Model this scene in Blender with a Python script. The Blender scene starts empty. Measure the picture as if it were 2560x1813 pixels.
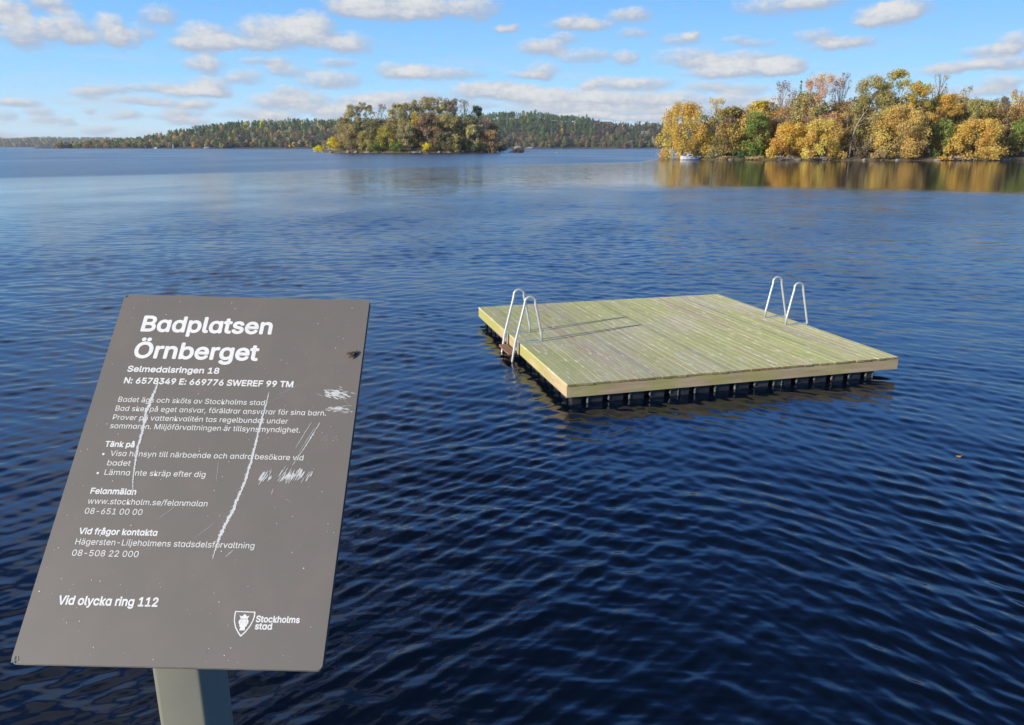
import bpy, bmesh, math, random
import numpy as np
from mathutils import Vector, Matrix

# ------------------------------------------------------------------ camera, sky, sun, exposure
S = bpy.context.scene
COL = S.collection
EYE = 3.2                                       # camera height over the water, metres
cam_data = bpy.data.cameras.new('camera')
cam_data.sensor_width = 36.0
cam_data.lens = 36.0 * 1914.0 / 2560.0
cam_data.clip_start = 0.05
cam_data.clip_end = 30000.0
cam = bpy.data.objects.new('camera', cam_data)
COL.objects.link(cam)
cam.location = (0, 0, EYE)
cam.rotation_euler = (math.radians(90 - 15.742), 0, 0)
S.camera = cam
S.view_settings.view_transform = 'Standard'
S.view_settings.look = 'None'
S.view_settings.gamma = 1.0
S.view_settings.exposure = 0.35
S.cycles.max_bounces = 8
S.cycles.diffuse_bounces = 2
S.cycles.glossy_bounces = 3
S.cycles.transmission_bounces = 3
S.cycles.volume_bounces = 0
S.cycles.caustics_reflective = False
S.cycles.caustics_refractive = False

SUN_EL, SUN_ROT = math.radians(17.8), math.radians(237.6)
TO_SUN = Vector((math.sin(SUN_ROT) * math.cos(SUN_EL), math.cos(SUN_ROT) * math.cos(SUN_EL), math.sin(SUN_EL)))
sun_data = bpy.data.lights.new('sun', 'SUN')
sun_data.energy = 4.6
sun_data.angle = math.radians(0.53)
sun_data.color = (1.0, 0.90, 0.76)
sun = bpy.data.objects.new('sun', sun_data)
sun.rotation_euler = TO_SUN.to_track_quat('Z', 'Y').to_euler()
COL.objects.link(sun)

# azimuth and elevation (degrees) of each cumulus cloud, its two half sizes and how white it is
CLOUDS = [
    (-31.25, 7.71, 1.01, 0.62, 1.0), (-30.53, 6.56, 1.33, 0.84, 1.0), (-29.02, 8.22, 0.98, 0.49, 0.9), (-28.26, 6.96, 1.20, 0.85, 1.0),
    (-27.38, 6.36, 0.93, 0.41, 0.3), (-25.82, 7.00, 0.80, 0.82, 1.0), (-25.27, 6.42, 0.91, 0.52, 0.3), (-22.99, 7.96, 0.99, 0.62, 0.4),
    (-24.07, 6.87, 0.77, 0.52, 0.2), (-20.52, 6.78, 1.36, 0.85, 1.0), (-21.65, 6.33, 1.07, 0.37, 0.4), (-20.55, 5.17, 1.04, 0.60, 0.9),
    (-19.31, 6.57, 1.11, 0.38, 0.3), (-15.89, 7.24, 2.43, 0.93, 1.0), (-13.54, 7.67, 1.52, 0.88, 1.0), (-17.65, 6.49, 1.69, 0.33, 0.3),
    (-10.95, 6.69, 1.35, 0.67, 0.6), (-12.29, 6.66, 1.48, 0.45, 0.3), (-8.72, 9.28, 3.29, 0.87, 0.7), (-5.71, 9.01, 1.82, 0.66, 0.6),
    (-10.52, 8.96, 1.78, 0.49, 0.5), (-2.65, 9.10, 1.53, 0.77, 0.7), (-8.15, 8.55, 2.71, 0.33, 0.1), (-15.89, 5.45, 0.81, 0.39, 0.4),
    (-15.49, 4.95, 1.31, 0.39, 0.4), (-18.26, 4.44, 1.08, 0.45, 0.5), (-17.31, 5.49, 1.14, 0.19, 0.2), (-12.06, 5.48, 1.20, 0.28, 0.3),
    (-8.30, 5.08, 1.23, 0.46, 0.6), (-12.58, 4.39, 1.95, 0.55, 0.8), (-5.21, 4.91, 2.80, 0.41, 0.6), (-6.76, 5.04, 0.93, 0.35, 0.5),
    (-20.42, 3.80, 1.25, 0.56, 1.0), (-21.54, 3.55, 1.64, 0.28, 0.4), (-23.67, 3.71, 1.59, 0.24, 0.4), (-26.27, 3.50, 1.52, 0.27, 0.4),
    (-27.68, 3.25, 0.99, 0.21, 0.4), (-24.55, 2.87, 1.57, 0.22, 0.3), (-22.71, 2.72, 1.62, 0.19, 0.2), (-16.52, 2.94, 1.46, 0.49, 0.8),
    (-15.30, 3.62, 1.17, 0.34, 0.6), (-14.16, 3.06, 1.34, 0.49, 0.6), (-13.90, 2.48, 1.80, 0.35, 0.3), (-9.30, 3.21, 1.39, 0.50, 0.9),
    (-10.84, 3.10, 1.53, 0.29, 0.4), (-6.82, 3.34, 1.87, 0.47, 0.6), (-2.73, 3.75, 1.57, 0.50, 0.7), (-0.21, 3.75, 1.89, 0.48, 0.6),
    (-1.78, 4.20, 1.57, 0.24, 0.4), (-16.32, 1.87, 1.47, 0.35, 1.0), (-21.36, 2.66, 0.99, 0.20, 0.4), (-22.22, 2.23, 1.09, 0.20, 0.3),
    (-25.57, 1.95, 0.73, 0.33, 0.5), (-27.69, 2.21, 0.45, 0.16, 0.3), (-30.38, 2.08, 0.83, 0.21, 0.4), (-30.21, 1.61, 0.86, 0.16, 0.4),
    (-32.26, 1.86, 0.57, 0.13, 0.3), (-27.09, 1.06, 1.14, 0.22, 0.4), (-22.02, 1.61, 1.37, 0.23, 0.5), (-23.07, 1.88, 1.35, 0.22, 0.3),
    (-24.27, 0.81, 0.80, 0.17, 0.3), (-19.26, 1.27, 1.71, 0.20, 0.3), (-12.12, 2.12, 1.52, 0.47, 0.8), (-31.47, 2.57, 1.15, 0.15, 0.9),
    (-18.04, 2.15, 2.01, 0.23, 0.3), (-29.03, 1.44, 0.49, 0.11, 0.3), (-32.67, 0.67, 0.68, 0.13, 0.3), (2.13, 6.58, 1.55, 0.51, 0.9),
    (4.57, 8.20, 1.23, 0.42, 0.5), (3.67, 7.22, 1.11, 0.34, 0.4), (3.35, 8.07, 0.92, 0.34, 0.4), (5.74, 7.96, 1.22, 0.39, 0.6),
    (8.12, 8.55, 1.27, 0.47, 0.8), (8.35, 7.39, 1.03, 0.31, 0.4), (5.09, 6.07, 1.86, 0.46, 0.4), (8.02, 5.89, 0.92, 0.46, 0.6),
    (2.15, 5.08, 1.13, 0.53, 0.5), (11.73, 7.00, 1.34, 0.36, 0.4), (12.31, 7.21, 0.59, 0.28, 0.4), (16.42, 6.62, 1.14, 0.22, 0.2),
    (15.26, 6.85, 0.75, 0.19, 0.2), (12.10, 5.88, 1.94, 0.54, 0.5), (15.63, 5.73, 2.17, 0.39, 0.6), (13.62, 5.36, 1.77, 0.40, 0.4),
    (16.27, 5.02, 2.74, 0.56, 0.9), (18.25, 5.16, 1.47, 0.50, 1.0), (13.95, 4.79, 2.07, 0.31, 0.3), (17.63, 8.84, 2.37, 0.58, 0.5),
    (20.09, 8.90, 1.62, 0.39, 0.4), (24.13, 7.89, 1.54, 0.67, 1.0), (25.35, 8.19, 1.38, 0.55, 1.0), (23.65, 7.59, 1.04, 0.26, 0.2),
    (20.30, 6.87, 1.23, 0.43, 0.4), (22.22, 6.44, 1.60, 0.34, 0.5), (21.18, 6.22, 1.35, 0.21, 0.2), (30.39, 5.51, 1.39, 0.35, 0.7),
    (31.34, 5.95, 0.91, 0.54, 0.8), (28.98, 4.70, 1.92, 0.31, 0.5), (31.06, 4.85, 1.61, 0.40, 0.6), (27.81, 4.50, 1.23, 0.21, 0.3),
    (31.23, 3.72, 1.27, 0.36, 0.7), (30.37, 3.24, 1.65, 0.31, 0.4), (27.22, 3.34, 1.25, 0.21, 0.2), (7.00, 4.23, 1.86, 0.41, 0.5),
    (9.17, 4.15, 1.84, 0.41, 0.6), (5.45, 4.18, 0.94, 0.29, 0.5), (1.38, 3.46, 1.90, 0.60, 0.7), (3.90, 3.30, 2.52, 0.60, 0.8),
    (6.41, 3.23, 1.87, 0.53, 0.9), (9.21, 3.12, 1.85, 0.53, 0.7), (11.66, 3.09, 1.67, 0.53, 0.8), (2.97, 2.55, 3.48, 0.39, 0.4),
    (8.01, 2.38, 3.42, 0.39, 0.4), (12.61, 2.41, 2.42, 0.35, 0.4), (15.26, 3.05, 1.77, 0.52, 0.7), (13.42, 3.94, 1.49, 0.35, 0.4),
    (15.79, 3.76, 1.75, 0.29, 0.3), (17.62, 2.58, 1.73, 0.40, 0.6), (5.19, 2.04, 2.84, 0.24, 0.9), (9.89, 1.92, 2.78, 0.21, 0.8),
    (18.45, 3.00, 1.71, 0.40, 0.5), (21.12, 4.19, 1.09, 0.44, 0.7), (-4.64, 2.85, 3.15, 0.30, 0.6), (1.05, 4.79, 1.57, 0.21, 0.4),
    (-0.20, 7.80, 0.74, 0.14, 0.9), (-21.29, 3.36, 2.19, 0.19, 0.3), (-10.87, 2.66, 1.84, 0.24, 0.6),
]


def build_world():
    w = bpy.data.worlds.new('World')
    S.world = w
    w.use_nodes = True
    nt = w.node_tree
    nt.nodes.clear()
    N = nt.nodes.new
    L = nt.links.new
    def val(sock, v):
        if isinstance(v, (int, float, tuple, list)):
            sock.default_value = v
        else:
            L(v, sock)
    def m(op, a, b=0.0, c=0.0, clamp=False):
        n = N('ShaderNodeMath'); n.operation = op; n.use_clamp = clamp
        val(n.inputs[0], a); val(n.inputs[1], b)
        if op in ('MULTIPLY_ADD', 'SMOOTH_MIN'):
            val(n.inputs[2], c)
        return n.outputs[0]
    def v(op, a, b=(0, 0, 0), c=(0, 0, 0)):
        n = N('ShaderNodeVectorMath'); n.operation = op
        val(n.inputs[0], a); val(n.inputs[1], b)
        if op == 'MULTIPLY_ADD':
            val(n.inputs[2], c)
        return n.outputs['Value'] if op in ('DOT_PRODUCT', 'LENGTH') else n.outputs['Vector']
    def smooth(x, lo, hi, a=0.0, b=1.0):
        n = N('ShaderNodeMapRange'); n.interpolation_type = 'SMOOTHSTEP'
        val(n.inputs['Value'], x)
        n.inputs['From Min'].default_value = lo; n.inputs['From Max'].default_value = hi
        n.inputs['To Min'].default_value = a; n.inputs['To Max'].default_value = b
        return n.outputs['Result']
    def noise(vec, scale, detail, rough=0.55):
        n = N('ShaderNodeTexNoise')
        L(vec, n.inputs['Vector'])
        n.inputs['Scale'].default_value = scale
        n.inputs['Detail'].default_value = detail
        n.inputs['Roughness'].default_value = rough
        return n
    def mix(f, a, b, blend='MIX'):
        n = N('ShaderNodeMix'); n.data_type = 'RGBA'; n.blend_type = blend
        val(n.inputs['Factor'], f); val(n.inputs['A'], a); val(n.inputs['B'], b)
        return n.outputs['Result']
    sky = N('ShaderNodeTexSky')
    sky.sky_type = 'NISHITA'
    sky.sun_disc = False
    sky.sun_elevation = SUN_EL
    sky.sun_rotation = SUN_ROT
    sky.air_density = 1.0
    sky.dust_density = 0.3
    sky.ozone_density = 2.5
    tc = N('ShaderNodeTexCoord')
    d = v('NORMALIZE', tc.outputs['Generated'])
    sep = N('ShaderNodeSeparateXYZ'); L(d, sep.inputs[0])
    x, y, z = sep.outputs
    az = m('MULTIPLY', m('ARCTAN2', x, y), 180 / math.pi)
    el = m('MULTIPLY', m('ARCSINE', z), 180 / math.pi)
    hs = N('ShaderNodeHueSaturation')
    hs.inputs['Saturation'].default_value = SKY_SAT
    hs.inputs['Value'].default_value = SKY_VAL
    L(sky.outputs[0], hs.inputs['Color'])
    # pale at the horizon, deep blue overhead; unseen mid band boosted to brighten water reflections
    rp = N('ShaderNodeValToRGB')
    cr = rp.color_ramp
    for i, (e, c) in enumerate(AIR_WITH_BOOST):
        k = cr.elements[i] if i < 2 else cr.elements.new(e / 90)
        k.position = e / 90
        k.color = (*c, 1)
    L(m('DIVIDE', el, 90.0), rp.inputs[0])
    air = mix(1.0, rp.outputs[0], (10, 10, 10, 1), 'MULTIPLY')
    sky_col = mix(0.9, hs.outputs['Color'], air)
    # --- the cumulus field near the horizon
    comb = N('ShaderNodeCombineXYZ'); L(az, comb.inputs[0]); L(m('MULTIPLY', el, 1.6), comb.inputs[1])
    n1 = noise(comb.outputs[0], 0.55, 5.0, 0.6)
    off = v('SUBTRACT', n1.outputs['Color'], (0.5, 0.5, 0.5))
    base = N('ShaderNodeCombineXYZ'); L(az, base.inputs[0]); L(el, base.inputs[1])
    P = v('MULTIPLY_ADD', off, (1.7, 0.62, 0.0), base.outputs[0])
    acc = None
    for a, e, ra, re, b in CLOUDS:
        re = max(re, 0.27)
        # (the tiny term chains the clouds one after another, which keeps the shader stack short)
        Pk = P if acc is None else v('MULTIPLY_ADD', acc, (1e-9, 1e-9, 1e-9), P)
        q = v('MULTIPLY_ADD', Pk, (1 / (1.4 * ra), 1 / (1.4 * re), 0), (-a / (1.4 * ra), -e / (1.4 * re), 1))
        wgt = m('SUBTRACT', 2.0, v('DOT_PRODUCT', q, q), clamp=True)
        wv = m('MULTIPLY', wgt, 0.52 + 0.58 * b)
        acc = v('MULTIPLY_ADD', q, wv, acc if acc is not None else (0, 0, 0))
    s2 = N('ShaderNodeSeparateXYZ'); L(acc, s2.inputs[0])
    sw = s2.outputs[2]
    inv = m('DIVIDE', 1.0, m('MAXIMUM', sw, 0.05))
    relx, rely = m('MULTIPLY', s2.outputs[0], inv), m('MULTIPLY', s2.outputs[1], inv)
    nf = noise(comb.outputs[0], 1.5, 4.0, 0.6).outputs['Fac']
    dens = m('ADD', sw, m('MULTIPLY', m('SUBTRACT', nf, 0.5), 1.05))
    alpha = smooth(dens, -0.14, 1.15, 0.0, 0.93)
    lit = m('ADD', m('ADD', m('MULTIPLY', rely, 0.75), m('MULTIPLY', relx, -0.25)), m('MULTIPLY', m('SUBTRACT', nf, 0.5), 1.3))
    lit = m('ADD', lit, m('MULTIPLY', m('SUBTRACT', sw, 0.6), 0.5))
    litf = smooth(lit, -0.45, 0.95)
    ccol = mix(litf, (CLOUD_DARK[0], CLOUD_DARK[1], CLOUD_DARK[2], 1), (CLOUD_LIT[0], CLOUD_LIT[1], CLOUD_LIT[2], 1))
    # --- the same field overhead and behind, as a flat layer seen from below
    zz = m('MAXIMUM', z, 0.06)
    pl = N('ShaderNodeCombineXYZ'); L(m('DIVIDE', x, zz), pl.inputs[0]); L(m('DIVIDE', y, zz), pl.inputs[1])
    n3 = noise(pl.outputs[0], 1.1, 5.0, 0.58).outputs['Fac']
    bias = smooth(x, -0.30, 0.35, 0.15, -0.12)           # more cloud on the left of the lake than on the right
    a2 = smooth(m('ADD', n3, bias), 0.56, 0.68, 0.0, 0.8)
    a2 = m('MULTIPLY', a2, smooth(el, 15.0, 22.0))
    sunny = mix(smooth(n3, 0.55, 0.75), (5.0, 5.5, 6.4, 1), (3.2, 3.6, 4.5, 1))
    # thin veils low over the horizon
    vs = N('ShaderNodeCombineXYZ'); L(m('MULTIPLY', az, 0.10), vs.inputs[0]); L(m('MULTIPLY', el, 0.75), vs.inputs[1])
    veil = smooth(noise(vs.outputs[0], 1.6, 5.0, 0.62).outputs['Fac'], 0.44, 0.74, 0.0, 0.55)
    veil = m('MULTIPLY', veil, smooth(el, 8.5, 2.5))
    veiled = mix(veil, sky_col, (CLOUD_LIT[0] * 0.55 + CLOUD_DARK[0] * 0.45, CLOUD_LIT[1] * 0.55 + CLOUD_DARK[1] * 0.45, CLOUD_LIT[2] * 0.5 + CLOUD_DARK[2] * 0.5, 1))
    c1 = mix(alpha, veiled, ccol)
    c2 = mix(a2, c1, sunny)
    bg = N('ShaderNodeBackground')
    bg.inputs['Strength'].default_value = 0.1
    L(c2, bg.inputs['Color'])
    out = N('ShaderNodeOutputWorld')
    L(bg.outputs[0], out.inputs['Surface'])
    w.cycles.sampling_method = 'MANUAL'
    w.cycles.sample_map_resolution = 1024

SKY_SAT, SKY_VAL = 1.1, 1.0
AIR_WITH_BOOST = [(0.0, (0.55, 0.70, 0.78)), (90.0, (0.006, 0.014, 0.042)), (1.2, (0.48, 0.68, 0.82)), (4.5, (0.28, 0.58, 0.90)), (10.0, (0.155, 0.41, 0.83)), (18.0, (0.145, 0.46, 1.30)), (32.0, (0.034, 0.130, 0.52)), (50.0, (0.008, 0.023, 0.07))]
CLOUD_DARK, CLOUD_LIT = (3.4, 3.8, 4.7), (6.4, 6.35, 6.2)
build_world()

# ------------------------------------------------------------------ helpers
def tag(o, label=None, cat=None, group=None, kind=None):
    if label: o['label'] = label
    if cat: o['category'] = cat
    if group: o['group'] = group
    if kind: o['kind'] = kind
    return o

def empty(name, loc, rz=0.0, parent=None):
    o = bpy.data.objects.new(name, None)
    o.empty_display_size = 0.2
    COL.objects.link(o)
    o.location = loc
    o.rotation_euler = (0, 0, rz)
    o.parent = parent
    return o

def link(name, me, mat=None, parent=None, loc=None, smooth=False):
    o = bpy.data.objects.new(name, me)
    if mat is not None:
        me.materials.append(mat)
    COL.objects.link(o)
    o.parent = parent
    if loc is not None:
        o.location = loc
    if smooth:
        me.shade_smooth()
    return o

def quads_mesh(name, V, color=None):
    """V: (n,k,3) array of n separate k-gons."""
    n, k, _ = V.shape
    me = bpy.data.meshes.new(name)
    me.vertices.add(n * k)
    me.vertices.foreach_set('co', np.ascontiguousarray(V, dtype=np.float32).ravel())
    me.loops.add(n * k)
    me.loops.foreach_set('vertex_index', np.arange(n * k, dtype=np.int32))
    me.polygons.add(n)
    me.polygons.foreach_set('loop_start', np.arange(0, n * k, k, dtype=np.int32))
    me.update(calc_edges=True)
    if color is not None:
        at = me.attributes.new('tint', 'FLOAT_COLOR', 'FACE')
        c4 = np.ones((n, 4), dtype=np.float32); c4[:, :3] = color
        at.data.foreach_set('color', c4.ravel())
    return me

def grid_mesh(name, P, attrs=None):
    """P: (rows, cols, 3) vertex grid joined as one sheet."""
    r, c, _ = P.shape
    me = bpy.data.meshes.new(name)
    me.vertices.add(r * c)
    me.vertices.foreach_set('co', np.ascontiguousarray(P, dtype=np.float32).ravel())
    i = np.arange((r - 1) * c).reshape(r - 1, c)[:, :-1]
    q = np.stack([i, i + 1, i + 1 + c, i + c], -1).reshape(-1, 4).astype(np.int32)
    n = len(q)
    me.loops.add(n * 4)
    me.loops.foreach_set('vertex_index', q.ravel())
    me.polygons.add(n)
    me.polygons.foreach_set('loop_start', np.arange(0, n * 4, 4, dtype=np.int32))
    me.update(calc_edges=True)
    for k, a in (attrs or {}).items():
        at = me.attributes.new(k, 'FLOAT', 'POINT')
        at.data.foreach_set('value', np.ascontiguousarray(a, dtype=np.float32).ravel())
    return me

class MB:
    """collects shapes, links them as one mesh object"""
    def __init__(s):
        s.v, s.f = [], []
    def add(s, vs, fs):
        o = len(s.v)
        s.v += [tuple(p) for p in vs]
        s.f += [tuple(i + o for i in f) for f in fs]
        return s
    def box(s, c, size, rz=0.0):
        hx, hy, hz = (k / 2 for k in size)
        ca, sa = math.cos(rz), math.sin(rz)
        vs = []
        for dz in (-hz, hz):
            for dx, dy in ((-hx, -hy), (hx, -hy), (hx, hy), (-hx, hy)):
                vs.append((c[0] + ca * dx - sa * dy, c[1] + sa * dx + ca * dy, c[2] + dz))
        return s.add(vs, [(3, 2, 1, 0), (4, 5, 6, 7), (0, 1, 5, 4), (1, 2, 6, 5), (2, 3, 7, 6), (3, 0, 4, 7)])
    def tube(s, pts, radii, n=8, caps=True):
        pts = [Vector(p) for p in pts]
        if not hasattr(radii, '__len__'):
            radii = [radii] * len(pts)
        t0 = (pts[1] - pts[0]).normalized()
        up = Vector((0, 0, 1)) if abs(t0.z) < 0.9 else Vector((1, 0, 0))
        a = t0.cross(up).normalized()
        vs, fs = [], []
        for i, p in enumerate(pts):
            t = (pts[min(i + 1, len(pts) - 1)] - pts[max(i - 1, 0)]).normalized()
            a = (a - t * a.dot(t)).normalized()
            b = t.cross(a)
            for k in range(n):
                g = 2 * math.pi * k / n
                vs.append(p + (a * math.cos(g) + b * math.sin(g)) * radii[i])
        for i in range(len(pts) - 1):
            for k in range(n):
                k2 = (k + 1) % n
                fs.append((i * n + k, i * n + k2, (i + 1) * n + k2, (i + 1) * n + k))
        if caps:
            fs.append(tuple(reversed(range(n))))
            fs.append(tuple((len(pts) - 1) * n + k for k in range(n)))
        return s.add(vs, fs)
    def prism(s, poly, z0, z1):
        """poly: 2D outline, counter-clockwise; z0/z1 numbers or functions of (x, y)"""
        n = len(poly)
        f0 = z0 if callable(z0) else (lambda x, y: z0)
        f1 = z1 if callable(z1) else (lambda x, y: z1)
        vs = [(x, y, f0(x, y)) for x, y in poly] + [(x, y, f1(x, y)) for x, y in poly]
        fs = [tuple(reversed(range(n))), tuple(range(n, 2 * n))]
        fs += [(i, (i + 1) % n, n + (i + 1) % n, n + i) for i in range(n)]
        return s.add(vs, fs)
    def ball(s, c, r, n=10, m=7, rot=None):
        vs, fs = [], []
        for j in range(m + 1):
            th = math.pi * j / m
            for k in range(n):
                g = 2 * math.pi * k / n
                p = Vector((r[0] * math.sin(th) * math.cos(g), r[1] * math.sin(th) * math.sin(g), r[2] * math.cos(th)))
                if rot is not None:
                    p = rot @ p
                vs.append(Vector(c) + p)
        for j in range(m):
            for k in range(n):
                fs.append((j * n + k, (j + 1) * n + k, (j + 1) * n + (k + 1) % n, j * n + (k + 1) % n))
        return s.add(vs, fs)
    def mesh(s, name, T=None):
        me = bpy.data.meshes.new(name)
        vs = [T @ Vector(p) for p in s.v] if T is not None else s.v
        me.from_pydata(vs, [], s.f)
        me.validate()
        me.update()
        return me
    def build(s, name, mat, parent=None, loc=None, smooth=False, T=None):
        return link(name, s.mesh(name, T), mat, parent, loc, smooth)

def rounded(x0, y0, x1, y1, r, n=5):
    p = []
    for cx, cy, a in ((x1 - r, y0 + r, -90), (x1 - r, y1 - r, 0), (x0 + r, y1 - r, 90), (x0 + r, y0 + r, 180)):
        for k in range(n + 1):
            g = math.radians(a + 90 * k / n)
            p.append((cx + r * math.cos(g), cy + r * math.sin(g)))
    return p

# ------------------------------------------------------------------ materials
def new_mat(name):
    mt = bpy.data.materials.new(name)
    mt.use_nodes = True
    nt = mt.node_tree
    b = nt.nodes['Principled BSDF']
    return mt, nt, b

def plain(name, c1, c2=None, scale=8.0, rough=0.6, detail=4.0, metal=0.0, stretch=(1, 1, 1), bump=0.0, lo=0.35, hi=0.65, coord='Object'):
    mt, nt, b = new_mat(name)
    b.inputs['Roughness'].default_value = rough
    b.inputs['Metallic'].default_value = metal
    if c2 is None:
        c2 = tuple(k * 0.8 for k in c1)
    tc = nt.nodes.new('ShaderNodeTexCoord')
    mp = nt.nodes.new('ShaderNodeMapping'); mp.inputs['Scale'].default_value = stretch
    nt.links.new(tc.outputs[coord], mp.inputs[0])
    no = nt.nodes.new('ShaderNodeTexNoise')
    no.inputs['Scale'].default_value = scale; no.inputs['Detail'].default_value = detail; no.inputs['Roughness'].default_value = 0.6
    nt.links.new(mp.outputs[0], no.inputs['Vector'])
    rp = nt.nodes.new('ShaderNodeValToRGB')
    rp.color_ramp.elements[0].position = lo; rp.color_ramp.elements[0].color = (*c1, 1)
    rp.color_ramp.elements[1].position = hi; rp.color_ramp.elements[1].color = (*c2, 1)
    nt.links.new(no.outputs['Fac'], rp.inputs[0])
    nt.links.new(rp.outputs[0], b.inputs['Base Color'])
    if bump:
        bp = nt.nodes.new('ShaderNodeBump'); bp.inputs['Strength'].default_value = bump; bp.inputs['Distance'].default_value = 0.01
        nt.links.new(no.outputs['Fac'], bp.inputs['Height']); nt.links.new(bp.outputs[0], b.inputs['Normal'])
    return mt

def leaf_material(name, trans=0.35):
    mt = bpy.data.materials.new(name)
    mt.use_nodes = True
    nt = mt.node_tree
    nt.nodes.clear()
    at = nt.nodes.new('ShaderNodeAttribute'); at.attribute_name = 'tint'
    d = nt.nodes.new('ShaderNodeBsdfDiffuse')
    t = nt.nodes.new('ShaderNodeBsdfTranslucent')
    mx = nt.nodes.new('ShaderNodeMixShader'); mx.inputs[0].default_value = trans
    o = nt.nodes.new('ShaderNodeOutputMaterial')
    nt.links.new(at.outputs['Color'], d.inputs[0]); nt.links.new(at.outputs['Color'], t.inputs[0])
    nt.links.new(d.outputs[0], mx.inputs[1]); nt.links.new(t.outputs[0], mx.inputs[2])
    nt.links.new(mx.outputs[0], o.inputs[0])
    return mt

M_LEAF = leaf_material('foliage', 0.42)
M_BARK = plain('bark', (0.10, 0.075, 0.055), (0.18, 0.15, 0.12), 3.0, 0.9)
M_BIRCH = plain('birch_bark', (0.55, 0.52, 0.47), (0.25, 0.22, 0.2), 2.0, 0.8, stretch=(1, 1, 0.4), lo=0.45, hi=0.7)
M_DEAD = plain('dead_wood', (0.42, 0.37, 0.30), (0.25, 0.22, 0.18), 2.0, 0.9)
M_SOIL = plain('island_soil', (0.10, 0.085, 0.05), (0.17, 0.13, 0.07), 0.6, 0.95, detail=6, coord='Object')
M_HILL = plain('hill_ground', (0.05, 0.055, 0.03), (0.09, 0.075, 0.045), 0.03, 0.95, detail=6)
M_ROCK = plain('rock', (0.30, 0.27, 0.25), (0.17, 0.155, 0.145), 1.2, 0.9, detail=6, bump=0.4)

# ------------------------------------------------------------------ the lake
def smoothstep(x, a, b):
    t = np.clip((x - a) / (b - a), 0, 1)
    return t * t * (3 - 2 * t)

def value_noise(x, y, seed):
    """smooth cheap noise from a few rotated sines, about -1..1"""
    r = np.random.default_rng(seed)
    o = np.zeros_like(x)
    for k in range(7):
        a = r.uniform(0, 2 * math.pi); f = r.uniform(0.5, 1.9); ph = r.uniform(0, 6.28)
        o += np.sin((x * math.cos(a) + y * math.sin(a)) * f + ph + 1.3 * np.sin((x * math.sin(a) - y * math.cos(a)) * f * 0.7 + ph * 2))
    return o / 3.2

def wind_roughness(x, y):
    """how ruffled the wind leaves the water: smooth in the lee of the islands, rough elsewhere"""
    d = np.hypot(x, y) + 1e-6
    az = np.degrees(np.arctan2(x, y))
    wob = 0.05 * value_noise(x * 0.05, y * 0.02, 3)
    near = np.interp(az, [-60, -33, -24, -13, -5, 2, 9, 60], [30, 33, 37, 44, 52, 57, 63, 68])
    nw = np.interp(az, [-60, -15, 0, 9, 60], [0.45, 0.40, 0.26, 0.11, 0.09])
    far = np.interp(az, [-60, -33, -18, -12, -2, 4, 9, 12, 60], [95, 100, 107, 118, 138, 150, 172, 260, 400])
    ld = np.log(d)
    into = smoothstep(ld + wob, np.log(near) - nw, np.log(near) + nw)
    outof = smoothstep(ld + wob * 0.5, np.log(far) - 0.05, np.log(far) + 0.05)
    calm = np.interp(az, [-60, -33, 0, 8, 14, 60], [0.36, 0.40, 0.38, 0.18, 0.08, 0.07])
    r = 1 + into * (calm - 1)
    r = r + outof * (1.1 - r)
    # drawn-out cat's paws
    r *= 1 + 0.16 * value_noise(x * 0.12 + 7, y * 0.05, 11) * smoothstep(d, 12, 40)
    return r

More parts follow.
